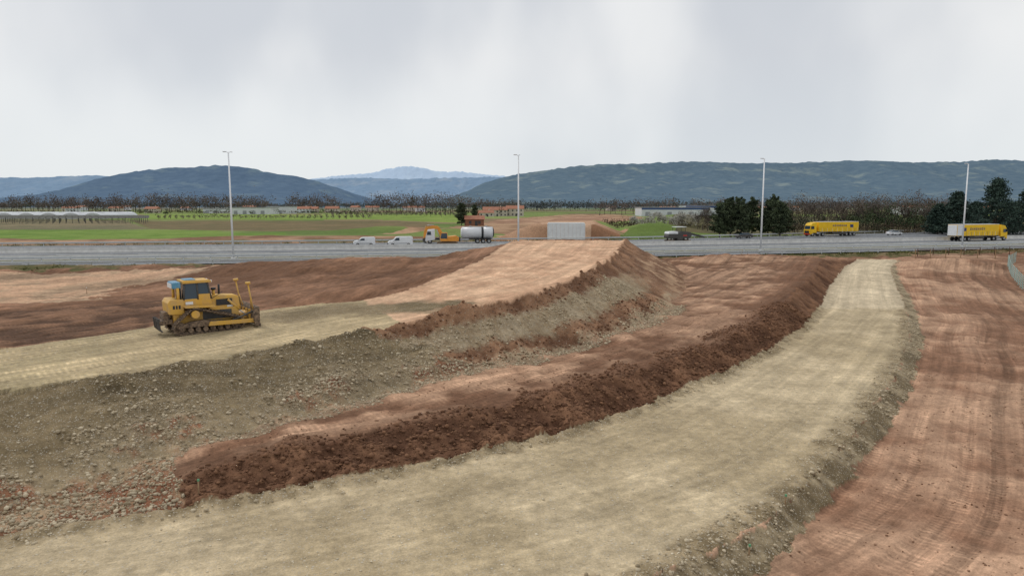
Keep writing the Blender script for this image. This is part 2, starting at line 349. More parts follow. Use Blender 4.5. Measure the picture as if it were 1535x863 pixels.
vo=nd('ShaderNodeTexVoronoi'); vo.inputs['Scale'].default_value=9; vo.inputs['Randomness'].default_value=1; Lk.new(pos,vo.inputs['Vector'])
vo2=nd('ShaderNodeTexVoronoi'); vo2.inputs['Scale'].default_value=20; Lk.new(pos,vo2.inputs['Vector'])
f=mrange(n1,.3,.7,.77,1.23)
f=mth('MULTIPLY',f,mrange(n0,.3,.7,.88,1.12))
f=mth('MULTIPLY',f,mrange(n2,.3,.7,.80,1.20))
stf=mth('MULTIPLY_ADD',mth('SUBTRACT',streak,.5),mth('ADD',mth('MULTIPLY',mk,1.5),.2),1.0)
f=mth('MULTIPLY',f,stf)
cl=mth('SINE',mth('MULTIPLY',sx.outputs[1],2*math.pi/.26))
clb=mth('MULTIPLY',cl,mth('MULTIPLY',sx.outputs[2],mrange(n1,.35,.6,.3,1.0)))
f=mth('MULTIPLY',f,mth('MULTIPLY_ADD',clb,.22,1.0))
vs=nd('ShaderNodeVectorMath',operation='SCALE'); Lk.new(aC.outputs['Color'],vs.inputs[0]); Lk.new(f,vs.inputs['Scale'])
st=nd('ShaderNodeSeparateColor'); Lk.new(vo.outputs['Color'],st.inputs[0])
st2=nd('ShaderNodeSeparateColor'); Lk.new(vo2.outputs['Color'],st2.inputs[0])
s1=mth('MULTIPLY',mth('LESS_THAN',vo.outputs['Distance'],mth('MULTIPLY',st.outputs[0],.38)),mth('LESS_THAN',st.outputs[1],mth('MULTIPLY',mg,.40)))
s2=mth('MULTIPLY',mth('LESS_THAN',vo2.outputs['Distance'],mth('MULTIPLY',st2.outputs[0],.5)),mth('LESS_THAN',st2.outputs[1],mth('MULTIPLY',mg,.55)))
sa=mth('MAXIMUM',s1,s2)
mx=nd('ShaderNodeMix',data_type='RGBA'); Lk.new(mth('MULTIPLY',sa,.6),mx.inputs[0]); Lk.new(vs.outputs[0],mx.inputs[6]); mx.inputs[7].default_value=(.52,.47,.39,1)
Lk.new(mx.outputs[2],bs.inputs['Base Color'])
hgt=mth('MULTIPLY',n1,mth('MULTIPLY_ADD',mc,.10,.05))
hgt=mth('ADD',hgt,mth('MULTIPLY',n2,mth('MULTIPLY_ADD',mc,.05,.02)))
hgt=mth('ADD',hgt,mth('MULTIPLY',streak,mth('MULTIPLY',mk,.05)))
hgt=mth('ADD',hgt,mth('MULTIPLY',clb,.022))
hgt=mth('ADD',hgt,mth('MULTIPLY',sa,.02))
bp=nd('ShaderNodeBump'); bp.inputs['Strength'].default_value=.75; bp.inputs['Distance'].default_value=1.0
Lk.new(hgt,bp.inputs['Height']); Lk.new(bp.outputs[0],bs.inputs['Normal'])
bs.inputs['Roughness'].default_value=.95; bs.inputs['Specular IOR Level'].default_value=.1
# ------------------------------------------------------------ mesh creation
def npmesh(name,V,Fc,mats,smooth=True,attrs=None,matidx=None):
    me=bpy.data.meshes.new(name); V=np.asarray(V,np.float32); Fc=np.asarray(Fc,np.int32); k=Fc.shape[1]
    me.vertices.add(len(V)); me.vertices.foreach_set('co',V.ravel())
    me.loops.add(Fc.size); me.loops.foreach_set('vertex_index',Fc.ravel())
    me.polygons.add(len(Fc)); me.polygons.foreach_set('loop_start',np.arange(0,Fc.size,k,dtype=np.int32)); me.polygons.foreach_set('loop_total',np.full(len(Fc),k,np.int32))
    me.polygons.foreach_set('use_smooth',np.full(len(Fc),smooth,bool))
    for m in mats: me.materials.append(m)
    if matidx is not None: me.polygons.foreach_set('material_index',np.asarray(matidx,np.int32))
    for an,(ty,fld_,dat) in (attrs or {}).items():
        at=me.attributes.new(an,ty,'POINT'); at.data.foreach_set(fld_,np.asarray(dat,np.float32).ravel())
    me.update(calc_edges=True); me.validate()
    ob=bpy.data.objects.new(name,me); COL.objects.link(ob); return ob
idx=np.arange(NV).reshape(NR,NCOL)
Q=np.stack([idx[:-1,:-1],idx[:-1,1:],idx[1:,1:],idx[1:,:-1]],-1).reshape(-1,4)
cls=np.zeros(NV,np.int8); cn=np.zeros(nx.size,np.int8); cn[in_slope|in_plat|in_ramp]=2; cn[in_road]=1; cls[near]=cn
qc=cls[Q[:,0]]
VV=np.c_[X,Y,Z]
for c_,nm in ((0,'ground'),(1,'gravel_road'),(2,'earth_embankment')):
    q=Q[qc==c_]; u,inv=np.unique(q.ravel(),return_inverse=True)
    npmesh(nm,VV[u],inv.reshape(-1,4),[m_g],True,{'Col':('FLOAT_COLOR','color',RGB[u]),'Msk':('FLOAT_COLOR','color',MSK[u]),'sd':('FLOAT_VECTOR','vector',SD[u])})
# ------------------------------------------------------------ stones
bm=bmesh.new(); bmesh.ops.create_icosphere(bm,subdivisions=1,radius=1); bm.verts.ensure_lookup_table()
ICV=np.array([v.co[:] for v in bm.verts],np.float32); ICF=np.array([[v.index for v in f.verts] for f in bm.faces],np.int32); bm.free()
m_stone=attrmat('stone')
gidx=np.where(near)[0]
def stones(name,mask,n,smin,smax,c1,c2,sink=.3,ymax=60,pw=2.8):
    w=np.clip(mask,0,None).astype(np.float64)*(ny+8)*ny*(ny<ymax)
    w/=w.sum(); ch=rng.choice(nx.size,n,p=w)
    P=VV[gidx[ch]].copy(); P[:,:2]+=rng.normal(0,.08,(n,2))
    s=smin*(smax/smin)**(rng.random(n)**pw)
    sc=s[:,None]*rng.uniform(.6,1.2,(n,3)); sc[:,2]*=.75
    V=ICV[None]*rng.uniform(.8,1.15,(n,12,1))*sc[:,None,:]
    th=rng.random(n)*6.28; c,s_=np.cos(th)[:,None],np.sin(th)[:,None]
    V=np.stack([V[...,0]*c-V[...,1]*s_,V[...,0]*s_+V[...,1]*c,V[...,2]],-1)
    V+=P[:,None,:]; V[...,2]+=(s*(.5-sink))[:,None]
    Fc=(ICF[None]+12*np.arange(n)[:,None,None]).reshape(-1,3)
    t_=rng.random((n,1)); cc=(c1[None]*(1-t_)+c2[None]*t_)*rng.uniform(.8,1.15,(n,1))
    cc=np.repeat(np.c_[cc,np.ones(n)],12,0)
    return npmesh(name,V.reshape(-1,3),Fc,[m_stone],True,{'Col':('FLOAT_COLOR','color',cc)})
S1=C(198,184,158); S2=C(150,134,108)
clump=np.clip(.55+n_b*1.4+n_a,.05,2)
wslope=leftS*(.2+1.2*ss(t,.3,.95))*clump+rampS*bandw*.9*clump+in_left*.9+(gb>0)*.4+rampS*b2*.4
stones('slope_stones',wslope,21000,.022,.11,S1,S2)
stones('shoulder_stones',(in_sh*1.0+e*.4)*clump,10000,.02,.10,S1,S2)
stones('road_gravel',in_road*.35+e*.6,9000,.012,.05,C(212,200,176),S1,ymax=45)
stones('soil_clods',in_bsl*1.0+eb*.6+(rampS*(1-bandw))*.3,11000,.03,.14,CLD*.95,C(132,98,74))
stones('field_clods',rightside*(.2+np.clip(n_b,0,1)*2)+in_bench*.6,9000,.012,.06,C(120,90,70),C(152,120,96),ymax=55)
# ------------------------------------------------------------ highway
m_asph=simple('asphalt',lin(100,103,107),.85,.2,.4,bump=.1)
m_white=simple('white_marking',(.78,.78,.76),.7,.1,3)
m_conc=simple('concrete',(.60,.59,.56),.85,.15,1.2,bump=.2)
m_steel=simple('galvanised_steel',(.52,.54,.55),.45,.1,5,metal=.3)
def ribbon(name,o0,o1,z,mat,x0=-300,x1=340,st=4,dash=None):
    V=[];Fc=[]
    f0=o0 if callable(o0) else (lambda x:o0); f1=o1 if callable(o1) else (lambda x:o1)
    segs=[(x,min(x+st,x1)) for x in np.arange(x0,x1,st)] if dash is None else [(x,x+dash[0]) for x in np.arange(x0,x1,dash[1])]
    for a_,b_ in segs:
        i=len(V)
        for xx,ff in ((a_,f0),(b_,f0),(b_,f1),(a_,f1)): V.append((xx,float(Lx(xx)+ff(xx)),z))
        Fc.append((i,i+1,i+2,i+3))
    return npmesh(name,V,Fc,[mat],False)
ribbon('highway',-9,lambda x:float(farOff(x)),HZ,m_asph)
m_vg=simple('verge_grass',lin(104,102,72),.95,.3,1.5,bump=.4)
ribbon('highway_verge',-.6,2.6,HZ+.02,m_vg)
ribbon('highway_verge',22.2,26.5,HZ+.02,m_vg)
fo_=lambda k:(lambda x:float(farOff(x))-45+k)
for i,(o,d) in enumerate([(-8.3,None),(-4.6,(3,12)),(-1.1,None),(3.6,None),(7.4,(3,12)),(11,(3,12)),(14.6,(9,13)),(18.6,None)]):
    ribbon('lane_marking',o,o+.25,HZ+.004,m_white,dash=d)
for o,d in [(28,None),(31.6,(3,12)),(35.2,(3,12)),(38.8,None),(43,None)]:
    ribbon('lane_marking',fo_(o),fo_(o+.26),HZ+.004,m_white,dash=d)
def wall_ribbon(name,off_,prof,mat,zb=HZ,x0=-300,x1=340,posts=None,st=4):
    o=off_ if callable(off_) else (lambda x:off_)
    xs=np.arange(x0,x1,st); n=len(prof); V=[];Fc=[]
    for x in xs:
        for (a_,b_) in prof: V.append((x,float(Lx(x))+o(x)+a_,zb+b_))
    for i in range(len(xs)-1):
        for j in range(n):
            k_=(j+1)%n; Fc.append((i*n+j,(i+1)*n+j,(i+1)*n+k_,i*n+k_))
    if posts:
        for x in xs:
            i=len(V); y=float(Lx(x))+o(x)+.12
            for dx in(-.06,.06):
                for dy in(-.05,.05):
                    for zz in(-.3,posts): V.append((x+dx,y+dy,zb+zz))
            Fc+=[(i,i+1,i+3,i+2),(i+4,i+6,i+7,i+5),(i,i+4,i+5,i+1),(i+2,i+3,i+7,i+6),(i+1,i+5,i+7,i+3)]
    return npmesh(name,V,Fc,[mat],False)
wb=[(0,.42),(-.05,.5),(0,.57),(-.05,.64),(0,.74),(.06,.74),(.06,.42)]
wall_ribbon('guard_rail',-9.6,wb,m_steel,posts=.7)
wall_ribbon('guard_rail',-.4,wb,m_steel,posts=.7)
wall_ribbon('guard_rail',lambda x:float(farOff(x))+.6,wb,m_steel,posts=.7)
wall_ribbon('concrete_barrier',21.5,[(-.3,0),(-.12,.35),(-.09,.85),(.09,.85),(.12,.35),(.3,0)],m_conc)
wall_ribbon('concrete_barrier',2.9,[(-.3,0),(-.12,.3),(-.09,.7),(.09,.7),(.12,.3),(.3,0)],m_conc)
# ------------------------------------------------------------ object helpers
def empty(name,loc,rz=0,sc=1):
    e_=bpy.data.objects.new(name,None); e_.location=loc; e_.rotation_euler=(0,0,rz); e_.scale=(sc,)*3; COL.objects.link(e_); return e_
def part(par,name,V,Fc,mat,bevel=0,smooth=False):
    me=bpy.data.meshes.new(name); me.from_pydata([tuple(v) for v in V],[],[tuple(f) for f in Fc]); me.materials.append(mat)
    b_=bmesh.new(); b_.from_mesh(me); bmesh.ops.recalc_face_normals(b_,faces=b_.faces)
    if bevel: bmesh.ops.bevel(b_,geom=list(b_.edges),offset=bevel,segments=2,affect='EDGES',profile=.6)
    b_.to_mesh(me); b_.free()
    ob=bpy.data.objects.new(name,me); COL.objects.link(ob)
    if par: ob.parent=par
    return ob
BF=[(0,1,3,2),(4,6,7,5),(0,4,5,1),(2,3,7,6),(0,2,6,4),(1,5,7,3)]
def box(par,name,c,s,mat,bevel=0,M=None):
    V=[Vector((sx_*s[0]/2,sy*s[1]/2,sz*s[2]/2)) for sx_ in(-1,1) for sy in(-1,1) for sz in(-1,1)]
    if M is not None: V=[M@v for v in V]
    V=[v+Vector(c) for v in V]
    return part(par,name,V,BF,mat,bevel)
def prof(par,name,P_,y0,y1,mat,bevel=0):
    n=len(P_); V=[(p[0],y0+(p[2] if len(p)>2 else 0),p[1]) for p in P_]+[(p[0],y1-(p[2] if len(p)>2 else 0),p[1]) for p in P_]
    Fc=[tuple(range(n)),tuple(range(2*n-1,n-1,-1))]+[(i,(i+1)%n,n+(i+1)%n,n+i) for i in range(n)]
    return part(par,name,V,Fc,mat,bevel)
def rod(par,name,p0,p1,r,mat,seg=10,r2=None):
    p0=Vector(p0);p1=Vector(p1); d=(p1-p0).normalized(); u=d.orthogonal().normalized(); w=d.cross(u); r2=r if r2 is None else r2
    V=[p0+(u*math.cos(a_)+w*math.sin(a_))*r for a_ in [2*math.pi*i/seg for i in range(seg)]]+[p1+(u*math.cos(a_)+w*math.sin(a_))*r2 for a_ in [2*math.pi*i/seg for i in range(seg)]]
    Fc=[tuple(range(seg)),tuple(range(2*seg-1,seg-1,-1))]+[(i,(i+1)%seg,seg+(i+1)%seg,seg+i) for i in range(seg)]
    ob=part(par,name,V,Fc,mat)
    for p in ob.data.polygons: p.use_smooth=len(p.vertices)==4
    return ob
m_tyre=simple('tyre_rubber',(.025,.025,.026),.9,.2,5)
m_rim=simple('wheel_rim',(.4,.4,.4),.4,.1,5,metal=.5)
m_glass,nt_,b_=mat_new('window_glass'); b_.inputs['Base Color'].default_value=(.03,.05,.07,1); b_.inputs['Roughness'].default_value=.08
m_black=simple('black_plastic',(.03,.03,.032),.6)
m_yel=dusty('yellow_paint',lin(212,166,72),lin(178,150,116),.55,.42,.78)
m_cury=simple('yellow_curtain',lin(236,190,30),.6,.08,.8)
m_wpaint=simple('white_paint',(.72,.73,.74),.35,.05,2)
m_dkblue=simple('dark_blue_paint',(.03,.05,.14),.5)
m_dark=simple('dark_steel',(.07,.065,.06),.6,.3,5)
m_mud=dusty('muddy_steel',lin(72,62,54),lin(146,124,102),.85,.38,.62,7,.3)
m_red=simple('red_paint',(.45,.04,.03),.4)
m_orange=simple('excavator_paint',lin(222,150,62),.5,.15,2)
m_blue=dusty('light_blue_paint',lin(84,140,170),lin(150,168,176),.45,.45,.75,3,.05)
m_lamp=simple('red_lens',(.4,.02,.02),.3)
def wheel(par,x,y,r=.5,w=.3,nm='wheel'):
    rod(par,nm+'_tyre',(x,y-w/2,r),(x,y+w/2,r),r,m_tyre,18)
    s_=1 if y>0 else -1
    rod(par,nm+'_rim',(x,y+s_*(w/2-.02),r),(x,y+s_*(w/2+.015),r),r*.55,m_rim,14)
# ---- bulldozer
def bulldozer(loc,rz):
    D=empty('bulldozer',loc,rz)
    cir=[(-1.5,.42,.38),(1.5,.42,.38),(-.72,1.12,.36)]
    P_=[(cx+r*math.cos(a_),cz+r*math.sin(a_)) for cx,cz,r in cir for a_ in np.linspace(0,2*math.pi,48,endpoint=False)]
    P_=sorted(set(P_))
    def cross(o,a_,b_): return (a_[0]-o[0])*(b_[1]-o[1])-(a_[1]-o[1])*(b_[0]-o[0])
    lo=[];up=[]
    for p in P_:
        while len(lo)>1 and cross(lo[-2],lo[-1],p)<=0: lo.pop()
        lo.append(p)
    for p in reversed(P_):
        while len(up)>1 and cross(up[-2],up[-1],p)<=0: up.pop()
        up.append(p)
    hull=lo[:-1]+up[:-1]; hull.append(hull[0]); Hn=np.array(hull)
    d=np.r_[0,np.cumsum(np.hypot(*np.diff(Hn,axis=0).T))]; n=44
    for sy,sd_ in ((1.02,'left'),(-1.02,'right')):
        V=[];Fc=[]
        for i in range(n):
            s0=d[-1]*i/n; s1=s0+d[-1]/n*.88
            a_=np.array([np.interp(s0,d,Hn[:,0]),np.interp(s0,d,Hn[:,1])]); b_=np.array([np.interp(s1,d,Hn[:,0]),np.interp(s1,d,Hn[:,1])])
            tt=(b_-a_)/np.linalg.norm(b_-a_); nn=np.array([tt[1],-tt[0]])
            def quadbox(p,q,h0,h1,w):
                k_=len(V)
                for e_ in (p,q):
                    for hh in (h0,h1):
                        for yy in (sy-w,sy+w): V.append((e_[0]+nn[0]*hh,yy,e_[1]+nn[1]*hh))
                Fc.extend([tuple(k_+j for j in f_) for f_ in BF])
            quadbox(a_,b_,-.03,.02,.31); quadbox(a_+tt*.0,a_+tt*.03,.02,.085,.31)
            quadbox(a_,b_,-.11,-.03,.09)
        part(D,'track_'+sd_,V,Fc,m_mud)
        for j,(cx,cz,r) in enumerate(cir):
            rod(D,'idler_'+sd_,(cx,sy-.1,cz),(cx,sy+.1,cz),r-.1,m_mud,20); rod(D,'hub_'+sd_,(cx,sy-.26,cz),(cx,sy+.26,cz),r*(.62 if j==2 else .4),m_yel if j==2 else m_mud,14)
        for i in range(6): rod(D,'roller_'+sd_,(-1.0+i*.4,sy-.2,.24),(-1.0+i*.4,sy+.2,.24),.14,m_mud,12)
        prof(D,'track_frame_'+sd_,[(-1.3,.38),(1.3,.38),(1.4,.58),(.2,.68),(-.3,.75),(-1.0,.7),(-1.4,.55)],sy-.17,sy+.17,m_mud,.02)
        prof(D,'fender_'+sd_,[(-1.25,1.52),(.35,1.46),(.35,1.54),(-1.25,1.62)],sy-.3,sy+.26,m_yel,.01)
        s_=1 if sy>0 else -1
        prof(D,'push_arm_'+sd_,[(-.1,.42),(2.55,.38),(2.55,.6),(.0,.66)],sy+s_*.36-.07,sy+s_*.36+.07,m_yel,.02)
        rod(D,'tilt_brace_'+sd_,(1.2,sy+s_*.36,.6),(2.5,sy+s_*.3,1.05),.05,m_dark)
        rod(D,'lift_cylinder_'+sd_,(1.25,s_*.58,1.75),(1.85,s_*.6,1.1),.07,m_yel); rod(D,'lift_rod_'+sd_,(1.85,s_*.6,1.1),(2.45,s_*.62,.55),.035,m_rim)
        rod(D,'mast_'+sd_,(2.5,s_*1.2,1.0),(2.25,s_*1.2,2.65),.045,m_yel); rod(D,'mast_receiver_'+sd_,(2.25,s_*1.2,2.65),(2.24,s_*1.2,2.77),.15,m_yel,14)
        rod(D,'mast_brace_'+sd_,(2.5,s_*.75,1.1),(2.37,s_*1.18,1.9),.03,m_yel)
    prof(D,'main_frame',[(-1.75,.55),(1.75,.5),(1.85,.9),(1.75,1.3),(-1.75,1.3)],-.65,.65,m_yel,.04)
    prof(D,'engine_hood',[(.25,1.25),(1.85,1.15),(1.95,1.3),(1.9,1.88,.04),(1.75,1.97,.1),(.25,2.08,.1)],-.5,.5,m_yel,.03)
    for s_ in(-1,1):
        box(D,'hood_vent',(1.05,s_*.515,1.62),(.9,.02,.36),m_black)
        for i in range(4): box(D,'vent_slat',(1.05,s_*.53,1.5+i*.08),(.86,.02,.02),m_dark)
        box(D,'belly_guard',(.6,s_*.665,.95),(1.6,.02,.5),m_dark)
    box(D,'radiator_grille',(1.94,0,1.55),(.05,.8,.6),m_black)
    rod(D,'exhaust_stack',(.95,.15,2.0),(.95,.15,2.6),.06,m_black,10); rod(D,'air_intake',(.55,-.2,2.0),(.55,-.2,2.35),.08,m_yel,10); rod(D,'air_precleaner',(.55,-.2,2.35),(.55,-.2,2.47),.14,m_black,12)
    prof(D,'fuel_tank',[(-2.0,1.15),(-1.2,1.1),(-1.2,1.95),(-1.9,2.0),(-2.05,1.8)],-.78,.78,m_yel,.05)
    box(D,'rear_box',(-2.08,0,1.0),(.35,.9,.55),m_mud,.04)
    prof(D,'ripper_frame',[(-2.5,.55),(-1.8,.6),(-1.8,.85),(-2.5,.8)],-.55,.55,m_mud,.02)
    for yy in(-.5,0,.5): prof(D,'ripper_shank',[(-2.62,.95),(-2.45,.95),(-2.42,.35),(-2.3,.18),(-2.38,.15),(-2.56,.35)],yy-.05,yy+.05,m_dark,.01)
    prof(D,'cab_base',[(-1.22,1.5),(.32,1.5),(.32,1.95),(-1.22,1.95)],-.68,.68,m_yel,.03)
    prof(D,'cab_glass',[(-1.15,1.95),(.28,1.95),(.12,2.85,.1),(-1.08,2.85,.1)],-.66,.66,m_glass)
    for x0,x1 in ((.3,.14),(-.42,-.42),(-1.18,-1.1)):
        for s_ in (-1,1): rod(D,'cab_pillar',(x0,s_*.67,1.9),(x1,s_*.58,2.88),.05,m_dark,6)
    for s_ in(-1,1): prof(D,'door_lower',[(-.38,1.93),(.27,1.93),(.22,2.2),(-.38,2.2)],s_*.672-.012,s_*.672+.012,m_yel)
    prof(D,'cab_roof',[(-1.2,2.84),(.32,2.84),(.38,2.92),(.25,3.0),(-1.2,3.01)],-.68,.68,m_yel,.03)
    box(D,'roof_hatch_cover',(-.75,0,3.03),(.6,.9,.05),m_blue,.015)
    box(D,'roof_pod',(-1.5,0,2.76),(.45,1.2,.36),m_blue,.05)
    box(D,'roof_pod_guard',(-1.75,0,2.74),(.03,1.0,.26),m_wpaint)
    box(D,'seat_back',(-1.3,0,2.2),(.1,.9,.5),m_black,.02)
    for s_ in(-1,1): rod(D,'rops_post',(-1.45,s_*.62,1.9),(-1.45,s_*.6,2.62),.08,m_yel,8)
    box(D,'work_light',(.36,.5,2.9),(.1,.18,.12),m_wpaint,.02); box(D,'work_light',(.36,-.5,2.9),(.1,.18,.12),m_wpaint,.02)
    rod(D,'hand_rail',(.3,-.74,1.9),(.95,-.6,2.25),.018,m_black,6)
    for i,w_ in enumerate((.11,.09,.1)): box(D,'decal',(-1.74+i*.15,-.79,1.55),(w_,.01,.2),m_black)
    box(D,'decal_plate',(-.9,-.695,1.72),(.4,.01,.16),m_wpaint); box(D,'decal_stripe',(1.45,-.515,1.36),(.5,.01,.1),m_wpaint)
    box(D,'step',(-.4,-.98,1.25),(.35,.1,.05),m_dark)
    Pb=[(2.72,.08),(2.62,.2),(2.53,.5),(2.55,.8),(2.66,1.08),(2.74,1.18),(2.64,1.2),(2.5,1.05),(2.4,.8),(2.4,.4),(2.52,.1)]
    Pb=[(a_,b_+.12) for a_,b_ in Pb]
    prof(D,'blade',Pb,-1.65,1.65,m_mud,.01)
    box(D,'cutting_edge',(2.73,0,.22),(.05,3.32,.18),m_mud)
    for s_ in(-1,1): box(D,'blade_end',(2.57,s_*1.66,.74),(.3,.04,1.12),m_mud,.01)
    for yy in(-.9,-.3,.3,.9): box(D,'blade_rib',(2.36,yy,.72),(.12,.08,.8),m_yel,.01)
    prof(D,'blade_yoke',[(1.9,.55),(2.4,.5),(2.4,.95),(1.9,.8)],-.5,.5,m_yel,.03)
    return D
x,y=-18.15,39.7
zz=float(sampleH(np.array([x]),np.array([y]))[0])
bulldozer((x,y,zz-.03),R(38))
# ---- semi trucks
def semi(loc,rz,white_front=False,cabmat=None,name='semi_truck'):
    S=empty(name,loc,rz); cabmat=cabmat or m_cury
    box(S,'trailer_body',(-2.2,0,2.6),(13.6,2.5,2.7),m_cury,.04)
    box(S,'trailer_roof',(-2.2,0,3.98),(13.64,2.54,.08),m_wpaint,.01)
    box(S,'trailer_sill',(-2.2,0,1.2),(13.6,2.52,.16),m_dark)
    box(S,'rear_doors',(-9.02,0,2.6),(.05,2.4,2.5),m_wpaint)
    for s_ in(-1,1):
        for i in range(16): box(S,'curtain_strap',(-8.6+i*.86,s_*1.262,1.75),(.06,.012,1.0),m_dkblue if i%2 else m_wpaint)
        x0=-4.6
        for i,(w,h) in enumerate([(.55,.7),(.5,.55),(.6,.55),(.5,.7),(.6,.55),(.5,.55),(.55,.7),(.5,.55)]):
            box(S,'lettering',(x0+i*.62,s_*1.262,2.9),(w*.8,.014,h*.8),m_dkblue); box(S,'lettering_gap',(x0+i*.62+.05,s_*1.270,2.9),(w*.35,.01,h*.35),m_cury)
        box(S,'logo',(-6.6,s_*1.262,2.8),(1.1,.014,.8),m_dkblue); box(S,'side_guard',(-2.6,s_*1.2,.75),(5,.05,.5),m_dark)
        for xx in (-7.6,-6.3,-5.0): wheel(S,xx,s_*1.05,.5,.36,'trailer_wheel')
        wheel(S,3.1,s_*1.0,.52,.5,'drive_wheel'); wheel(S,6.6,s_*1.08,.52,.32,'front_wheel')
        box(S,'mirror',(7.15,s_*1.4,2.5),(.12,.2,.7),m_black,.02)
        prof(S,'side_window',[(6.1,2.0),(7.2,2.0),(7.1,2.8),(6.2,2.8)],s_*1.255-.01,s_*1.255+.01,m_glass)
        box(S,'cab_steps',(6.0,s_*1.18,.75),(1.0,.14,.5),m_black,.02); rod(S,'fuel_tank',(3.9,s_*.95,.8),(5.2,s_*.95,.8),.32,m_rim,14)
    if white_front:
        for s_ in(-1,1): box(S,'white_panel',(-7.9,s_*1.266,2.62),(2.0,.016,2.5),m_wpaint)
    prof(S,'cab',[(5.3,.9),(7.45,.55),(7.55,1.4),(7.5,1.95),(7.2,2.95,.03),(6.8,3.6,.1),(5.5,3.85,.15),(5.3,3.85,.15)],-1.25,1.25,cabmat,.05)
    part(S,'windscreen',[(7.52,-1.1,1.95),(7.52,1.1,1.95),(7.24,1.05,2.9),(7.24,-1.05,2.9)],[(0,1,2,3)],m_glass)
    box(S,'grille',(7.55,0,1.2),(.06,1.7,.7),m_black); box(S,'bumper',(7.5,0,.6),(.2,2.45,.4),m_red if not white_front else cabmat,.05)
    box(S,'chassis',(1.5,0,.85),(11,.9,.25),m_dark); return S
def hp(u,v,z=HZ): p=g(u,v,z); return p
ang=math.atan(.2275+.0008*94)
p=hp(1253,353.5); semi((p[0]-2,p[1],HZ),ang+math.pi)
p=hp(1468,360.5); semi((p[0],p[1],HZ),ang+.02,True)
# ---- vans / cars
def van(name,loc,rz,mat,L_=5.0,Hh=1.95,W=1.9):
    S=empty(name,loc,rz)
    prof(S,'body',[(-L_/2,.35),(L_/2-.1,.35),(L_/2,.8),(L_/2-.35,1.05),(L_/2-1.0,1.15),(L_/2-1.75,Hh-.08,.12),(L_/2-2.2,Hh,.15),(-L_/2+.2,Hh,.15),(-L_/2,Hh-.15,.1)],-W/2,W/2,mat,.05)
    for s_ in(-1,1):
        prof(S,'side_window',[(L_/2-2.4,1.2),(L_/2-1.25,1.2),(L_/2-1.8,Hh-.25),(L_/2-2.4,Hh-.25)],s_*(W/2-.02)-.02,s_*(W/2-.02)+.02,m_glass)
        wheel(S,L_/2-.95,s_*(W/2-.1),.33,.22); wheel(S,-L_/2+.9,s_*(W/2-.1),.33,.22)
        box(S,'tail_lamp',(-L_/2-.01,s_*(W/2-.12),1.1),(.05,.14,.4),m_lamp)
        box(S,'side_trim',(0,s_*(W/2+.005),.6),(L_*.55,.02,.08),m_black)
    part(S,'windscreen',[(L_/2-1.02,-W/2+.15,1.19),(L_/2-1.02,W/2-.15,1.19),(L_/2-1.68,W/2-.25,Hh-.16),(L_/2-1.68,-W/2+.25,Hh-.16)],[(0,1,2,3)],m_glass)
    box(S,'bumper',(L_/2,0,.5),(.15,W-.1,.22),m_black,.03)
    return S
def car(name,loc,rz,mat):
    S=empty(name,loc,rz)
    prof(S,'body',[(-2.15,.3),(2.1,.3),(2.2,.6),(2.1,.78),(1.1,.92),(-1.6,.98),(-2.1,.92),(-2.2,.6)],-.9,.9,mat,.06)
    prof(S,'cabin_glass',[(1.15,.9),(.35,1.38,.18),(-1.0,1.42,.18),(-1.8,.95,.05)],-.82,.82,m_glass,.02)
    prof(S,'roof',[(.4,1.37,.16),(.3,1.43,.2),(-.95,1.46,.2),(-1.1,1.41,.16)],-.84,.84,mat,.01)
    for s_ in(-1,1):
        for xx in(-1.35,1.35): wheel(S,xx,s_*.8,.32,.2)
        box(S,'tail_lamp',(-2.19,s_*.7,.78),(.05,.25,.12),m_lamp)
    return S
a0=math.atan(.2275)
p=hp(546,368.5); van('van',(p[0],p[1],HZ),a0+math.pi,m_wpaint,4.6,1.85)
p=hp(600,368.5); van('van',(p[0],p[1],HZ),a0+math.pi,m_wpaint,5.2,2.0)
p=hp(1115,357); car('car',(p[0],p[1],HZ),a0+math.pi,m_dark)
p=hp(1340,352.5); car('car',(p[0],p[1],HZ),ang,m_wpaint)
# ---- tanker truck
def tanker(loc,rz):
    S=empty('tanker_truck',loc,rz)
    prof(S,'cab',[(5.6,.9),(7.7,.55),(7.8,1.3),(7.7,1.9),(7.4,2.8,.04),(7.0,3.1,.1),(5.6,3.2,.1)],-1.25,1.25,m_wpaint,.05)
    part(S,'windscreen',[(7.72,-1.1,1.9),(7.72,1.1,1.9),(7.44,1.05,2.75),(7.44,-1.05,2.75)],[(0,1,2,3)],m_glass)
    segs=[(-7.8,.8),(-7.5,1.28),(-5.4,1.3),(-4.9,1.3),(-.6,1.28),(-.3,.8)]
    for (xa,ra),(xb,rb),mm in zip(segs[:-1],segs[1:],[m_black,m_wpaint,m_black,m_wpaint,m_wpaint]): rod(S,'tank_section',(xa,0,2.4),(xb,0,2.4),ra,mm,28,rb)
    box(S,'catwalk',(-4.0,0,3.72),(6.0,.5,.06),m_rim); box(S,'chassis',(0,0,.95),(14.5,.9,.25),m_dark); box(S,'flatbed',(2.6,0,1.2),(5.6,2.4,.18),m_dark,.02)
    for xx in (-6,-2.5): rod(S,'manhole',(xx,0,3.66),(xx,0,3.9),.28,m_rim,14)
    for s_ in(-1,1):
        for xx in(-6.6,-5.3,-4.0): wheel(S,xx,s_*1.05,.5,.36)
        for xx in(3.4,6.7): wheel(S,xx,s_*1.05,.5,.36)
        prof(S,'side_window',[(6.4,1.95),(7.4,1.95),(7.25,2.7),(6.5,2.7)],s_*1.255-.01,s_*1.255+.01,m_glass)
        box(S,'mudguard',(-5.3,s_*1.1,1.15),(4.2,.4,.06),m_black); box(S,'hose_locker',(-.8,s_*1.0,.9),(2.5,.4,.5),m_rim,.02)
    return S
p=g(689,364.5,1.5); tanker((p[0],p[1],HZ),a0+math.pi-.1)
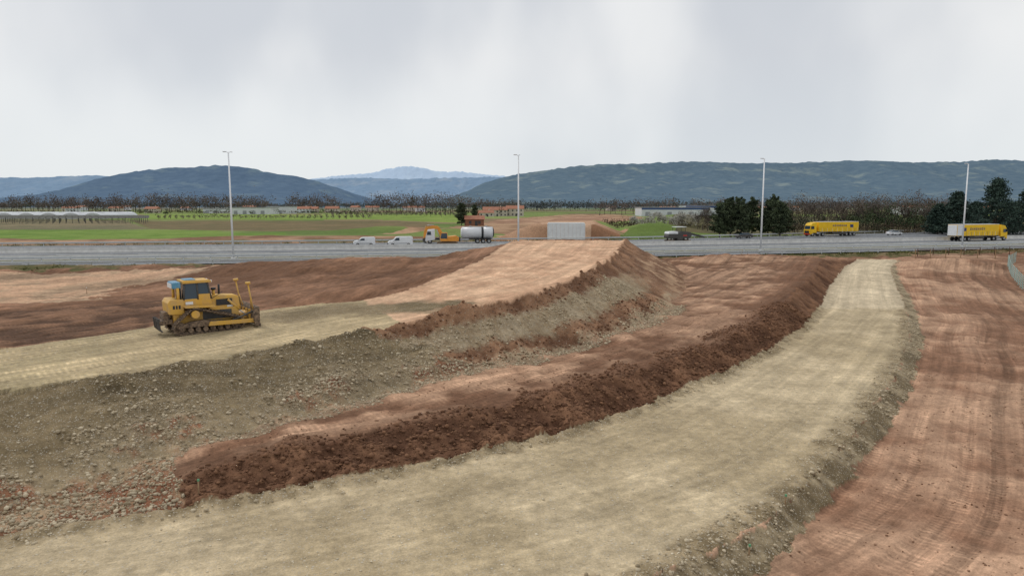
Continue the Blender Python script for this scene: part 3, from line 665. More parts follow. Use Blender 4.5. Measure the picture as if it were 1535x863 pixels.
# ---- excavator
def excavator(loc,rz,mb,sc=1):
    S=empty('excavator',loc,rz,sc)
    for s_ in(-1,1):
        pr=[(-1.9+.42*math.cos(a_),.42+.42*math.sin(a_)) for a_ in np.linspace(math.pi/2,3*math.pi/2,8)]+[(1.9+.42*math.cos(a_),.42+.42*math.sin(a_)) for a_ in np.linspace(-math.pi/2,math.pi/2,8)]
        prof(S,'crawler_track',pr,s_*1.15-.28,s_*1.15+.28,m_mud,.0)
        for i in range(6): rod(S,'roller',(-1.6+i*.64,s_*1.15-.3,.3),(-1.6+i*.64,s_*1.15+.3,.3),.17,m_dark,10)
    rod(S,'turntable',(0,0,.7),(0,0,1.0),.8,m_dark,20)
    prof(S,'house',[(-2.4,1.0),(1.4,1.0),(1.4,1.5),(.2,2.0),(-1.9,2.25),(-2.5,1.9)],-1.3,1.3,mb,.06)
    box(S,'counterweight',(-2.45,0,1.5),(.7,2.5,1.0),m_dark,.12)
    prof(S,'cab',[(.0,1.0),(1.6,1.0),(1.75,1.7),(1.4,2.95,.05),(.1,2.95,.05)],.3,1.3,mb,.04)
    prof(S,'cab_glass',[(.15,1.6),(1.68,1.65),(1.4,2.8,.05),(.2,2.8,.05)],.27,1.33,m_glass)
    def arm(nm,a_,b_,w,h0,h1,m):
        a_=Vector(a_);b_=Vector(b_); d_=(b_-a_).normalized(); n_=Vector((-d_.z,0,d_.x))
        Pp=[a_-n_*h0/2,a_+n_*h0/2,(a_+b_)/2+n_*max(h0,h1)*.7,b_+n_*h1/2,b_-n_*h1/2,(a_+b_)/2-n_*max(h0,h1)*.4]
        prof(S,nm,[(q_.x,q_.z) for q_ in Pp],-w/2,w/2,m,.02)
    arm('boom_lower',(1.0,0,1.5),(2.2,0,4.1),.5,.6,.7,mb); arm('boom_upper',(2.1,0,4.05),(4.6,0,4.0),.45,.7,.45,mb); arm('stick',(4.5,0,4.3),(5.2,0,1.6),.4,.6,.4,mb)
    rod(S,'boom_cylinder',(1.6,.35,1.4),(2.4,.35,3.7),.09,m_rim); rod(S,'stick_cylinder',(3.0,0,4.6),(4.5,0,4.6),.09,m_rim)
    prof(S,'bucket',[(4.9,1.8),(5.5,1.7),(5.6,1.1),(5.1,.6),(4.5,.7),(4.8,.9),(5.0,1.2)],-.55,.55,m_dark,.02)
    return S
p=g(674,366,1.5); excavator((p[0],p[1]-5,HZ),R(190),m_orange,.95)
# ---- road milling machine
def milling(loc,rz):
    S=empty('road_milling_machine',loc,rz)
    prof(S,'body',[(-3,.9),(2.6,.9),(2.9,1.5),(2.6,2.3),(.6,2.5),(-.5,2.0),(-2.8,2.0),(-3.1,1.4)],-1.2,1.2,m_dark,.06)
    prof(S,'white_hood',[(-3.0,1.9),(-.6,1.9),(-.7,2.5),(-2.8,2.4)],-1.22,1.22,m_wpaint,.05)
    box(S,'red_panel',(1.2,0,1.5),(1.0,2.44,.3),m_red,.02)
    box(S,'canopy_roof',(.2,0,3.5),(2.6,2.4,.12),m_wpaint,.03)
    for xx in(-.9,1.3):
        for s_ in(-1,1): rod(S,'canopy_post',(xx,s_*1.05,2.1),(xx,s_*1.05,3.5),.05,m_black,6)
    for xx in(-2.2,2.0):
        for s_ in(-1,1):
            prof(S,'crawler',[(xx-.8,.1),(xx-.6,0),(xx+.6,0),(xx+.8,.1),(xx+.7,.5),(xx-.7,.5)],s_*1.0-.2,s_*1.0+.2,m_mud,.03); box(S,'crawler_leg',(xx,s_*1.0,.8),(.3,.3,.7),m_dark)
    rod(S,'milling_drum',(0,-1.2,.5),(0,1.2,.5),.5,m_dark,18); box(S,'drum_housing',(0,0,.75),(1.5,2.5,.7),m_dark,.05)
    M=Matrix.Rotation(R(14),4,'Y'); box(S,'conveyor',(4.6,0,1.5),(4.2,.9,.35),m_dark,.04,M); box(S,'conveyor_belt',(4.6,0,1.72),(4.1,.7,.05),m_black,0,M)
    return S
p=g(1013,363,1.4); milling((p[0]+.5,p[1],HZ),a0)
# ---- lamps
m_pole=simple('white_lamp_pole',(.80,.81,.82),.4,.04,2)
for (u,v,top) in [(350,388,17),(777,383.5,17),(1140,376.5,17.2),(1442,370.5,17)]:
    x,y,_=g(u,v,HZ)
    E=empty('street_lamp',(x,y,HZ))
    rod(E,'foundation',(0,0,-.1),(0,0,.25),.35,m_conc,12); rod(E,'pole',(0,0,.2),(0,0,top-.15),.17,m_pole,12,.10)
    rod(E,'arm',(0,0,top-.3),(-.3,-.1,top-.1),.05,m_pole,8); rod(E,'arm_far',(0,0,top-.3),(.1,.4,top-.1),.05,m_pole,8)
    box(E,'luminaire',(-.55,-.15,top-.08),(.6,.26,.1),m_pole,.03); box(E,'luminaire_lens',(-.55,-.15,top-.15),(.4,.2,.03),m_glass)
    box(E,'luminaire_far',(.14,.75,top-.08),(.26,.6,.1),m_pole,.03); box(E,'access_door',(0,-.165,1.0),(.14,.03,.4),m_rim)
# ---- abutment on far embankment
m_pconc=simple('pale_concrete',(.70,.70,.68),.85,.08,1.0,bump=.1)
E=empty('concrete_abutment',(13.2,166.5,0),R(-4))
box(E,'bearing_seat',(0,1.4,5.7),(8.8,3.0,.3),m_pconc,.04)
for i in range(9): box(E,'facing_panel_%d'%i,(-3.84+i*.96,0,3.9+.02*(i%2)),(.93,.3,3.5),m_pconc,.03)
for s_ in(-1,1): box(E,'side_wall_%d'%(s_+1),(s_*4.45,3.6,3.9),(.3,7,3.4),m_pconc,.03)
box(E,'footing',(0,0,2.0),(9.2,.8,.5),m_conc,.03)
# ------------------------------------------------------------ trees
m_bark=simple('bark',(.075,.06,.048),.95,.3,3,bump=.3)
m_twig=simple('twigs',(.095,.075,.06),.95,.3,.3)
def leafmat(name,c1,c2,sc=1.2):
    m,nt,bs=mat_new(name); N=nt.nodes
    ge=N.new('ShaderNodeNewGeometry'); no=N.new('ShaderNodeTexNoise'); no.inputs['Scale'].default_value=sc; no.inputs['Detail'].default_value=3
    nt.links.new(ge.outputs['Position'],no.inputs['Vector'])
    r_=N.new('ShaderNodeMapRange'); r_.inputs[1].default_value=.35; r_.inputs[2].default_value=.65; nt.links.new(no.outputs[0],r_.inputs[0])
    mx=N.new('ShaderNodeMix'); mx.data_type='RGBA'; mx.inputs[6].default_value=(*c1,1); mx.inputs[7].default_value=(*c2,1); nt.links.new(r_.outputs[0],mx.inputs[0])
    nt.links.new(mx.outputs[2],bs.inputs['Base Color']); bs.inputs['Roughness'].default_value=.8; bs.inputs['Specular IOR Level'].default_value=.15
    return m
m_pine=leafmat('pine_foliage',(.030,.042,.026),(.10,.125,.065),.8)
m_cedar=leafmat('cedar_foliage',(.022,.040,.034),(.065,.10,.075),.8)
m_blos=leafmat('blossom',(.30,.29,.24),(.60,.58,.54),1.0)
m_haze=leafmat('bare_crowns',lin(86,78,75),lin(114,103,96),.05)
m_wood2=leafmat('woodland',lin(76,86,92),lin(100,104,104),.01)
m_hedge=leafmat('winter_scrub',lin(66,58,46),lin(98,86,68),.4)
m_green=leafmat('evergreen_scrub',lin(42,55,38),lin(72,84,54),.4)
m_weed=leafmat('weeds',lin(74,82,44),lin(110,110,64),.6)
def quads(Cn,size):
    n=len(Cn); a_=rng.normal(size=(n,3)); a_/=np.linalg.norm(a_,axis=1)[:,None]; b_=rng.normal(size=(n,3)); b_-=a_*(a_*b_).sum(1)[:,None]; b_/=np.linalg.norm(b_,axis=1)[:,None]
    s_=size*rng.uniform(.5,1.2,(n,1)); a_=a_*s_; b_=b_*s_*.6
    return np.stack([Cn-a_-b_,Cn+a_-b_*.3,Cn+a_*.6+b_,Cn-a_*.5+b_],1).reshape(-1,3)
def seg(V,Fc,p0,p1,r0,r1,n=5):
    p0=np.array(p0,float);p1=np.array(p1,float); d_=p1-p0; d_/=np.linalg.norm(d_)+1e-9; u=np.cross(d_,[.3,.5,.81]); u/=np.linalg.norm(u)+1e-9; w=np.cross(d_,u); i0=len(V)
    for p_,r_ in((p0,r0),(p1,r1)):
        for k_ in range(n):
            a_=2*math.pi*k_/n; V.append(p_+(u*math.cos(a_)+w*math.sin(a_))*r_)
    for k_ in range(n): Fc.append((i0+k_,i0+(k_+1)%n,i0+n+(k_+1)%n,i0+n+k_))
def finish_tree(name,V,Fc,Lq,mats,loc):
    nb=len(Fc); V=np.array(V).reshape(-1,3)
    if len(Lq):
        LV=np.concatenate(Lq); LF=np.arange(len(LV)).reshape(-1,4)+len(V); VV_=np.r_[V,LV]; FF=np.r_[np.array(Fc,int).reshape(-1,4),LF]
    else: VV_=V; FF=np.array(Fc)
    mi=np.r_[np.zeros(nb,int),np.ones(len(FF)-nb,int)]
    ob=npmesh(name,VV_,FF,mats,False,matidx=mi); ob.location=loc; return ob
def conifer(name,loc,h,w,kind='pine'):
    V=[];Fc=[];Lq=[]
    seg(V,Fc,(0,0,-.3),(0.1,0,h*.55),h*.022,h*.014); seg(V,Fc,(.1,0,h*.55),(0,0,h*.97),h*.014,h*.004)
    nb=44 if kind=='pine' else 66
    for i in range(nb):
        t_=(i+rng.random())/nb
        z_=h*((.16 if kind=='pine' else .08)+.84*t_)
        if kind=='cedar': rad=w*(1-t_)**.75*(.55+.65*rng.random())+.3
        else: rad=w*math.sin(math.pi*min(1,.25+.72*t_))**.6*(.5+.65*rng.random())
        a_=i*2.4+rng.random()*.8; tip=np.array([math.cos(a_)*rad,math.sin(a_)*rad,z_+(.05*h*rng.normal() if kind=='pine' else rad*.12)])
        st=np.array([0,0,z_-rad*.15]); seg(V,Fc,st,tip,h*.006,h*.002,4)
        for k_ in range(5):
            f_=.3+.7*k_/4; c_=st+(tip-st)*f_
            sp=np.array([.5,.5,.22 if kind=='cedar' else .40])*w*.2*(1.25-f_*.5)
            Lq.append(quads(c_+rng.normal(size=(24,3))*sp,.27))
    return finish_tree(name,V,Fc,Lq,[m_bark,m_pine if kind=='pine' else m_cedar],loc)
def bare(name,loc,h,mat2=None,dens=0,sp=.5):
    V=[];Fc=[];Lq=[]
    def rec(p,d_,l,r_,lev):
        q_=p+d_*l; seg(V,Fc,p,q_,r_,r_*.6,5 if lev<2 else 3)
        if lev>=5:
            if dens: Lq.append(quads(q_+rng.normal(size=(dens,3))*.35,.16))
            return
        for k_ in range(3 if lev<4 else 2):
            nd_=d_+rng.normal(size=3)*sp+np.array([0,0,.18]); nd_/=np.linalg.norm(nd_)
            rec(q_ if k_ else p+d_*l*.8,nd_,l*rng.uniform(.6,.85),max(r_*.6,.035),lev+1)
    rec(np.zeros(3),np.array([0,0,1.]),h*.27,h*.018,0)
    return finish_tree(name,V,Fc,Lq,[m_bark,mat2 or m_twig],loc)
for u,v,top in [(1078,352,306),(1094,353,297),(1110,352,302),(1126,353,299),(1150,353,300),(1168,354,304),(1088,349,299),(1104,347,296),(1158,350,296),(1120,349,305),(1176,350,311),(1142,352,312)]:
    d_=rng.uniform(182,205) if v>350 else 214; x=(u-CU)/F*d_; base=1.3; hh=(CV-top)/F; ztop=10+d_*math.tan(math.atan(hh)-PITCH)
    conifer('pine_tree',(x,d_,base),ztop-base,2.4*rng.uniform(.8,1.2))
for u,top,d_,w_ in [(1488,262,190,7.0),(1430,283,200,5.6),(1538,274,196,6.5),(1458,300,215,5),(1404,303,205,4.0),(1510,300,205,5)]:
    x=(u-CU)/F*d_; ztop=10+d_*math.tan(math.atan((CV-top)/F)-PITCH); conifer('cedar_tree',(x,d_,1.3),ztop-1.3,w_,'cedar')
for u,top,d_ in [(1190,300,215),(1205,296,225),(1222,300,222),(1240,297,218),(1262,294,230),(1278,300,222),(1296,298,226),(1315,295,232),(1335,302,222),(1352,298,230),(1368,301,228),(1388,304,220),(1060,304,230),(1045,310,235),(1052,306,222)]:
    x=(u-CU)/F*d_; ztop=10+d_*math.tan(math.atan((CV-top)/F)-PITCH); bare('bare_tree',(x,d_,1.3),(ztop-1.3)*.98,m_twig,3)
for u,top,d_ in [(968,318,240),(982,313,250),(996,315,252),(1010,316,255),(1022,311,248),(1034,313,250),(1002,320,235),(950,322,260)]:
    x=(u-CU)/F*d_; ztop=10+d_*math.tan(math.atan((CV-top)/F)-PITCH); bare('blossom_tree',(x,d_,1.3),(ztop-1.3),m_blos,7,.7)
conifer('cypress_tree',((692-CU)/F*300,300,1.3),9.5,3.0); conifer('cypress_tree',((712-CU)/F*420,420,1.3),9,2.4)
def mass(name,items,mat,qs,trunk=True,zb=1.3):
    V=[];Fc=[];Lq=[]
    for x,y,h,w,n in items:
        if trunk: seg(V,Fc,(x,y,zb-.3),(x,y,zb+h*.5),h*.02,h*.012,4)
        for k_ in range(5):
            c_=np.array([x+rng.normal()*w*.28,y+rng.normal()*w*.28,zb+h*(.45+.4*rng.random()) if trunk else zb+h*.4*rng.random()])
            Lq.append(quads(c_+rng.normal(size=(max(1,n//5),3))*np.array([w*.22,w*.22,h*.14]),qs))
    return finish_tree(name,V,Fc,Lq,[m_bark,mat],(0,0,0))
it=[]
for u in np.arange(1180,1560,4):
    d_=rng.uniform(206,222); it.append(((u-CU)/F*d_,d_,rng.uniform(1.5,4.0),3.2,80))
mass('scrub_hedge',it,m_hedge,.22)
it=[((u-CU)/F*d_,d_,rng.uniform(4,9.5),4.4,190) for u,d_ in [(rng.uniform(1265,1425),rng.uniform(212,235)) for _ in range(36)]]+[((u-CU)/F*d_,d_,rng.uniform(2,6.5),3.6,130) for u,d_ in [(rng.uniform(1180,1540),rng.uniform(212,240)) for _ in range(34)]]
mass('evergreen_hedge',it,m_green,.26)
it=[((u-CU)/F*d_,d_,rng.uniform(6,12),5,170) for u,d_ in [(rng.uniform(1180,1420),rng.uniform(245,290)) for _ in range(60)]]
mass('bare_thicket',it,m_hedge,.22)
it=[((u-CU)/F*d_,d_,rng.uniform(1.5,3.5),3,60) for u,d_ in [(rng.uniform(900,1080),rng.uniform(235,300)) for _ in range(60)]]
mass('winter_hedge',it,m_hedge,.25)
it=[(x,float(Lx(x))+o,rng.uniform(.2,.9),.9,20) for x,o in [(rng.uniform(-110,120),rng.uniform(-14,-9.8)) for _ in range(420)]]+[(x,float(Lx(x)+farOff(x))+o,rng.uniform(.3,1.3),1.2,25) for x,o in [(rng.uniform(-160,160),rng.uniform(1,5)) for _ in range(330)]]
mass('verge_weeds',it,m_weed,.12,False)
def row(name,u0,u1,d0,d1,n,h0,h1,mat,q=.9,nq=70,w=.5):
    it=[]
    for i in range(n):
        u=u0+(u1-u0)*(i+rng.uniform(-.35,.35))/n; d_=rng.uniform(d0,d1); h=rng.uniform(h0,h1); it.append(((u-CU)/F*d_,d_,h,h*w*rng.uniform(.9,1.4),nq))
    mass(name,it,mat,q)
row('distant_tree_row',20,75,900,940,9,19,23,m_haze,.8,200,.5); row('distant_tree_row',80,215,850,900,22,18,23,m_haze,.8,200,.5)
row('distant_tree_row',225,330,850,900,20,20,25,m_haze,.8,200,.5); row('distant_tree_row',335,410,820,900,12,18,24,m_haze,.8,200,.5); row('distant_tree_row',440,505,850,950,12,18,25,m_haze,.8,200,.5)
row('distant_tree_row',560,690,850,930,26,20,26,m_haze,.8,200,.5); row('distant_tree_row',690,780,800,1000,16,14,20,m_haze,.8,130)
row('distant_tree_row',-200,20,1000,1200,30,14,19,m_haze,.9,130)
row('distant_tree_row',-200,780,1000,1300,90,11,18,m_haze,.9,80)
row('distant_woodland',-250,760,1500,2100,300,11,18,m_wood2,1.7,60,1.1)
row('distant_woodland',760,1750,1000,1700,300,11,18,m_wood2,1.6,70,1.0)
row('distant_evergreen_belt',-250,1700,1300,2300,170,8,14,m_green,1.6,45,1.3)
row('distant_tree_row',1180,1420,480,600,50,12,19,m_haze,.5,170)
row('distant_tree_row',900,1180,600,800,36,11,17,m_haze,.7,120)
row('garden_trees',640,780,520,640,18,4,9,m_green,.5,60,.8)
row('garden_trees',150,560,600,900,34,3,7,m_green,.6,40,.9)
row('field_hedge',-250,640,700,780,150,2,4,m_hedge,.6,30,1.5)
def rows(name,u0,u1,da,db,nr,h,mat,stepm=3,q=.35,nq=10):
    it=[]
    for d_ in np.linspace(da,db,nr):
        for x in np.arange((u0-CU)/F*d_,(u1-CU)/F*d_,stepm): it.append((x,d_+rng.normal()*.3,h*rng.uniform(.8,1.2),1.6,nq))
    mass(name,it,mat,q)
rows('orchard_rows',240,560,440,470,3,2.6,m_haze,4,.4,15)
rows('orchard_rows',500,700,560,640,4,3,m_haze,4,.5,15)
m_plastic=simple('greenhouse_plastic',(.50,.52,.54),.5,.1,.1)
m_net=simple('orchard_net',lin(92,92,86),.9,.15,1)
V=[];Fc=[]
for d_ in np.linspace(330,390,7):
    for x in np.arange(-330,(225-CU)/F*d_,3.2): seg(V,Fc,(x,d_,1.2),(x,d_,4.6),.12,.1,4)
    i=len(V)
    xa,xb=-330,(225-CU)/F*d_
    V+=[np.array((xa,d_,3.9)),np.array((xb,d_,3.9)),np.array((xb,d_+1.2,4.5)),np.array((xa,d_+1.2,4.5))]; Fc.append((i,i+1,i+2,i+3))
npmesh('netted_orchard',V,Fc,[m_net],False)
for k_,d_ in enumerate((450,485,520)):
    E=empty('greenhouse',(0,0,0))
    for j in range(11-k_):
        x0=-420+j*14.5
        P_=[(x0+6.6*math.cos(a_),1.2+4.0*math.sin(a_)) for a_ in np.linspace(0,math.pi,10)]
        prof(E,'tunnel_%d'%j,P_,d_,d_+26,m_plastic)
# ------------------------------------------------------------ buildings
m_render=simple('cream_render',(.52,.47,.40),.9,.1,.5); m_tile=simple('clay_tiles',lin(160,110,88),.9,.2,1.5,bump=.3); m_wall=simple('white_cladding',(.62,.64,.66),.6,.06,.3)
m_bclad=simple('blue_cladding',lin(60,84,130),.6,.05,.3); m_groof=simple('grey_roof',(.30,.31,.33),.7,.1,.3); m_win=simple('dark_windows',(.04,.045,.05),.3)
def house(name,u,d_,W,Dp,hw,hr,wall,roof,rz=0,cols=5,st=2):
    E=empty(name,((u-CU)/F*d_,d_,1.2),rz)
    box(E,'walls',(0,0,hw/2),(W,Dp,hw),wall)
    o=.5; V=[(-W/2-o,-Dp/2-o,hw-.1),(W/2+o,-Dp/2-o,hw-.1),(W/2+o,Dp/2+o,hw-.1),(-W/2-o,Dp/2+o,hw-.1),(-W/2-o,0,hw+hr),(W/2+o,0,hw+hr)]
    part(E,'roof',V,[(0,1,5,4),(2,3,4,5),(0,4,3),(1,2,5),(0,3,2,1)],roof)
    for s_ in range(st):
        for i in range(cols):
            xx=-W/2+W*(i+.5)/cols; box(E,'window_%d_%d'%(s_,i),(xx,-Dp/2-.02,hw*(s_+.5)/st+.1),(1.1,.1,1.3),m_win)
    box(E,'door',(W*.08,-Dp/2-.03,1.1),(1.2,.12,2.2),m_win)
    box(E,'chimney',(W*.25,1,hw+hr+.3),(.8,.8,1.4),wall)
    return E
house('farmhouse',742,560,19,10,5.2,2.6,m_render,m_tile,.1,6); house('farmhouse',772,566,14,9,6.2,2.6,m_render,m_tile,-.05,4)
house('barn',728,540,12,8,3.2,1.8,m_render,m_tile,.2,3,1)
house('shed',711,300,8,6,2.9,1.6,simple('brick',lin(130,92,72),.9,.2,3),m_tile,.15,2,1)
house('village_house',500,850,16,10,5,3,m_render,m_tile); house('village_house',455,800,18,10,5,2.6,m_wall,m_tile)
house('village_house',232,800,14,10,5,2.6,m_render,m_tile); house('village_house',470,820,14,10,5,2.6,m_render,m_tile)
for i in range(26):
    u=rng.choice([rng.uniform(60,640),rng.uniform(900,1500)]); house('village_house',u,rng.uniform(900,1300),rng.uniform(12,22),10,rng.uniform(4.5,7),2.5,m_wall if i%2 else m_render,m_tile,rng.uniform(-.4,.4),3,1)
def shed(name,u,d_,W,Dp,h,band=None):
    E=empty(name,((u-CU)/F*d_,d_,1.2)); box(E,'walls',(0,0,h/2),(W,Dp,h),m_wall); box(E,'roof',(0,0,h+.25),(W+1,Dp+1,.5),m_groof)
    if band: box(E,'fascia',(0,-Dp/2-.1,h-.8),(W,.15,1.5),band)
    for i in range(int(W/9)): box(E,'dock_door_%d'%i,(-W/2+5+i*9,-Dp/2-.1,1.9),(3.6,.15,3.4),m_groof)
    return E
shed('warehouse',385,700,40,25,6.5); shed('warehouse',425,740,26,20,7.5); shed('warehouse',330,780,26,20,5)
shed('warehouse',1005,580,56,30,7,m_bclad); shed('warehouse',1050,600,34,25,8.5,m_bclad); shed('warehouse',1390,640,60,25,7)
# ------------------------------------------------------------ fences and stakes
m_wood=simple('stake_wood',lin(150,124,94),.9,.2,5)
def fence(name,pts_,h,step,mat,netm=None,pr=.07):
    V=[];Fc=[]
    P_=np.array(pts_,float); d_=np.r_[0,np.cumsum(np.hypot(*np.diff(P_[:,:2],axis=0).T))]
    tt=np.arange(0,d_[-1],step); Q_=np.c_[[np.interp(tt,d_,P_[:,k_]) for k_ in range(3)]].T
    Q_[:,2]=np.where(Q_[:,1]-Lx(Q_[:,0])<-9.5,sampleH(Q_[:,0],Q_[:,1]),1.3)
    for q_ in Q_: seg(V,Fc,q_-[0,0,.2],q_+[rng.normal()*.04,0,h],pr,pr*.9,5)
    for hh in np.linspace(.15,h-.1,6 if netm else 2):
        for a_,b_ in zip(Q_[:-1],Q_[1:]): seg(V,Fc,a_+[0,0,hh],b_+[0,0,hh],.03,.03,3)
    return npmesh(name,V,Fc,[mat],False)
fence('wooden_fence',[g(1372,387,1.0),g(1450,387,1.0),g(1535,389,1.0),g(1640,390,1.0)],1.6,2.6,m_wood)
fence('wire_fence',[g(1375,383,1.2),g(1640,379,1.2)],1.4,3.2,simple('rusty_fence',lin(90,66,52),.9),True)
fence('mesh_fence',[g(1522,392,.9),g(1510,400,.8),g(1518,412,.6),g(1535,430,.3),g(1600,480,-.3)],1.6,2.2,simple('green_grey_fence',lin(150,168,160),.7),True)
def stake(u,v,z,h,mat):
    x,y,_=g(u,v,z); zz=float(sampleH(np.array([x]),np.array([y]))[0]); E=empty('survey_stake',(x,y,zz)); rod(E,'stake',(0,0,-.1),(.02,0,h),.025,m_wood,6); box(E,'flag_cap',(.02,0,h),(.07,.05,.08),mat,.01)
m_gp=simple('green_paint',lin(96,150,112),.6)
stake(298,748,.1,.6,m_gp); stake(1122,838,-.5,.35,m_gp); stake(1176,768,-.4,.35,m_gp); stake(1112,385,2,.9,m_wpaint); stake(1490,405,.7,1.2,m_wood); stake(130,440,1.1,.6,m_wpaint)
# ------------------------------------------------------------ hills
def hillmat(name,c1,c2,c3,sc):
    m,nt,bs=mat_new(name); N=nt.nodes; ge=N.new('ShaderNodeNewGeometry')
    def nz(s_,d_=5):
        no=N.new('ShaderNodeTexNoise'); no.inputs['Scale'].default_value=s_; no.inputs['Detail'].default_value=d_; no.inputs['Roughness'].default_value=.65; nt.links.new(ge.outputs['Position'],no.inputs['Vector']); return no.outputs[0]
    def mr(o,a_,b_):
        r_=N.new('ShaderNodeMapRange'); r_.inputs[1].default_value=a_; r_.inputs[2].default_value=b_; nt.links.new(o,r_.inputs[0]); return r_.outputs[0]
    def mixc(f_,a_,b_):
        mx=N.new('ShaderNodeMix'); mx.data_type='RGBA'; nt.links.new(f_,mx.inputs[0])
        for k_,v_ in((6,a_),(7,b_)):
            if hasattr(v_,'links'): nt.links.new(v_,mx.inputs[k_])
            else: mx.inputs[k_].default_value=(*v_,1)
        return mx.outputs[2]
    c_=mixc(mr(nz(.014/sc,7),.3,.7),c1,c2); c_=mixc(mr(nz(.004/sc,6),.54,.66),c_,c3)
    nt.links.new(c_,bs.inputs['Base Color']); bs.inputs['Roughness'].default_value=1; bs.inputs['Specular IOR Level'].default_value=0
    return m
def hill(name,prof_,D,depth,mat,rough=1.0,n=420,m_=46):
    us=np.linspace(prof_[0][0],prof_[-1][0],n); vs=np.interp(us,[p[0] for p in prof_],[p[1] for p in prof_])
    ker=np.ones(9)/9; vs=np.convolve(np.pad(vs,4,mode='edge'),ker,'valid')
    zt=10+D*np.tan(np.arctan((CV-vs)/F)-PITCH); xs=(us-CU)/F*D
    V=[]
    for j in range(m_):
        t_=j/(m_-1)
        yy=D-depth+depth*1.35*t_
        k_=np.clip(t_/.74,0,1); s_=(k_**1.1*(1-.25*np.sin(k_*math.pi)))if t_<=.74 else 1-(t_-.74)*.9
        gul=fbm(xs*.0022+3,np.full(n,yy*.0009),5,101)*math.sin(math.pi*min(1,k_))*.38*rough
        zz_=np.maximum(zt,2)*(s_*(1+gul))+fbm(xs*.02,np.full(n,yy*.02),2,102)*D*.0022*min(1,k_*2)
        V.append(np.c_[xs,np.full(n,yy),zz_-3*(1-k_)])
    V=np.concatenate(V); id_=np.arange(n*m_).reshape(m_,n); Qd=np.stack([id_[:-1,:-1],id_[:-1,1:],id_[1:,1:],id_[1:,:-1]],-1).reshape(-1,4)
    return npmesh(name,V,Qd,[mat],True)
hm1=hillmat('hazed_wooded_hill_near',lin(86,106,128),lin(100,120,140),lin(112,130,142),1)  # aerial haze is painted into all these hill colours as a bluish tint
hm2=hillmat('hazed_wooded_hill_right',lin(86,106,122),lin(104,122,134),lin(126,139,141),1)
hm3=hillmat('hazed_hill_mid',lin(118,142,166),lin(134,156,178),lin(146,162,178),1.5)
hm4=hillmat('hazed_mountain_far',lin(176,196,218),lin(182,200,220),lin(186,204,222),3)
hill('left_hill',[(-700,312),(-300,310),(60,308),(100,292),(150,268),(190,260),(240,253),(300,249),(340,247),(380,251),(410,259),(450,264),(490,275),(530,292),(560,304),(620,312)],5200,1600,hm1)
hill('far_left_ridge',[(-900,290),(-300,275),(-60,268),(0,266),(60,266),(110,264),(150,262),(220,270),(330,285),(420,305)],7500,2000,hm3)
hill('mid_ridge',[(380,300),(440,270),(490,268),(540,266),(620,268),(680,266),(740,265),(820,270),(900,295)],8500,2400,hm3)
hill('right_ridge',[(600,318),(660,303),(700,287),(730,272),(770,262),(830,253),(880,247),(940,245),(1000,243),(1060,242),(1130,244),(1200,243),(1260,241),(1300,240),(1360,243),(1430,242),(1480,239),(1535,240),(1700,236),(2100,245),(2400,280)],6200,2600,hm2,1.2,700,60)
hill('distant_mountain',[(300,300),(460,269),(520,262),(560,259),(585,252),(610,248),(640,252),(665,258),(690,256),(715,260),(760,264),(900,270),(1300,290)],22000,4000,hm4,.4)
# ------------------------------------------------------------ world and sun
w=bpy.data.worlds.new('World'); scene.world=w; w.use_nodes=True; nt=w.node_tree; N=nt.nodes; Lk=nt.links
bg=N['Background']; bg.inputs['Strength'].default_value=.1
sky=N.new('ShaderNodeTexSky'); sky.sky_type='NISHITA'; sky.sun_disc=False; sky.sun_elevation=R(46); sky.sun_rotation=R(-50)
tc=N.new('ShaderNodeTexCoord')
def wn(scale,sv,det,loc=(0,0,0),rot=(0,0,0)):
    mp=N.new('ShaderNodeMapping'); mp.inputs['Scale'].default_value=sv; mp.inputs['Location'].default_value=loc; mp.inputs['Rotation'].default_value=rot; Lk.new(tc.outputs['Generated'],mp.inputs[0])
    n_=N.new('ShaderNodeTexNoise'); n_.inputs['Scale'].default_value=scale; n_.inputs['Detail'].default_value=det; n_.inputs['Roughness'].default_value=.45; Lk.new(mp.outputs[0],n_.inputs['Vector']); return n_.outputs[0]
nA=wn(2.2,(1,1,.8),3,(.7,.2,.1),(0,.7,0)); nB=wn(5.0,(1,1,.6),4,(2,1,0),(0,.7,0))
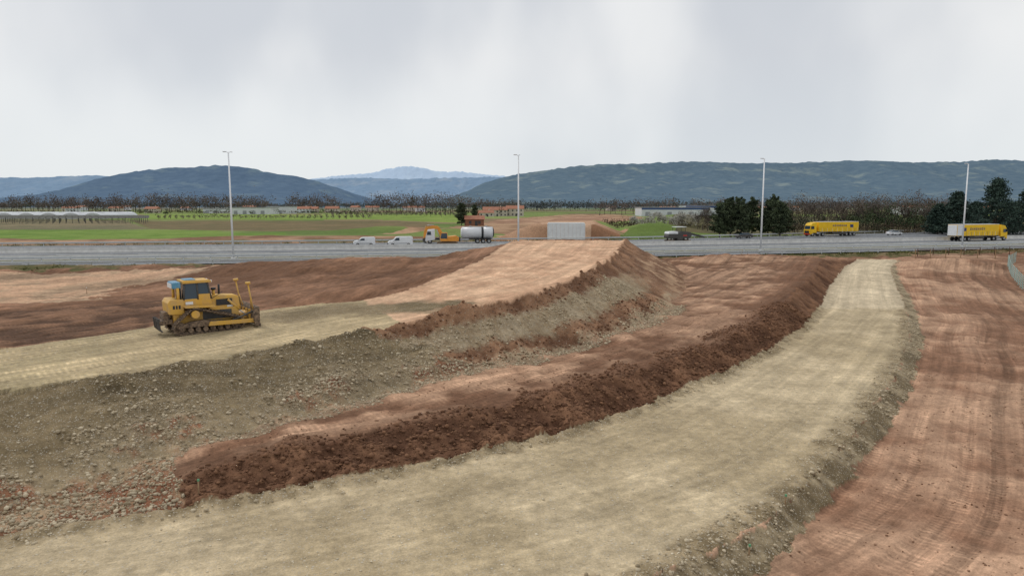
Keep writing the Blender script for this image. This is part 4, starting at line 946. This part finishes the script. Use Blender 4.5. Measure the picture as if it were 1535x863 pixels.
ad=N.new('ShaderNodeMath'); ad.operation='MULTIPLY_ADD'; Lk.new(nB,ad.inputs[0]); ad.inputs[1].default_value=.35; Lk.new(nA,ad.inputs[2])
mr=N.new('ShaderNodeMapRange'); mr.interpolation_type='SMOOTHSTEP'; mr.inputs[1].default_value=.56; mr.inputs[2].default_value=.78; Lk.new(ad.outputs[0],mr.inputs[0])
mx=N.new('ShaderNodeMix'); mx.data_type='RGBA'; mx.inputs[6].default_value=(6.35,6.6,7.0,1); mx.inputs[7].default_value=(8.7,8.75,8.75,1); Lk.new(mr.outputs[0],mx.inputs[0])
sxz=N.new('ShaderNodeSeparateXYZ'); Lk.new(tc.outputs['Generated'],sxz.inputs[0])
hr=N.new('ShaderNodeMapRange'); hr.inputs[1].default_value=0.02; hr.inputs[2].default_value=.2; hr.inputs[3].default_value=.6; hr.inputs[4].default_value=0; Lk.new(sxz.outputs[2],hr.inputs[0])
m2=N.new('ShaderNodeMix'); m2.data_type='RGBA'; Lk.new(hr.outputs[0],m2.inputs[0]); Lk.new(mx.outputs[2],m2.inputs[6]); m2.inputs[7].default_value=(7.3,7.9,8.3,1)
m3=N.new('ShaderNodeMix'); m3.data_type='RGBA'; m3.inputs[0].default_value=.05; Lk.new(m2.outputs[2],m3.inputs[6]); Lk.new(sky.outputs[0],m3.inputs[7])
Lk.new(m3.outputs[2],bg.inputs['Color'])
sl=bpy.data.lights.new('sun','SUN'); sl.energy=1.2; sl.angle=R(12); sl.color=(1,.96,.91); so=bpy.data.objects.new('sun',sl); COL.objects.link(so)
az=R(-50); el=R(46); dirv=Vector((math.sin(az)*math.cos(el),math.cos(az)*math.cos(el),math.sin(el)))
so.rotation_euler=dirv.to_track_quat('Z','Y').to_euler()
cam=bpy.data.cameras.new('camera'); co=bpy.data.objects.new('camera',cam); COL.objects.link(co); cam.sensor_width=36; cam.lens=36*F/1535; cam.clip_end=60000; cam.clip_start=.5
co.location=(0,0,H); co.rotation_euler=(math.pi/2-PITCH,0,0); scene.camera=co
scene.view_settings.view_transform='Standard'; scene.view_settings.look='None'; scene.view_settings.exposure=0
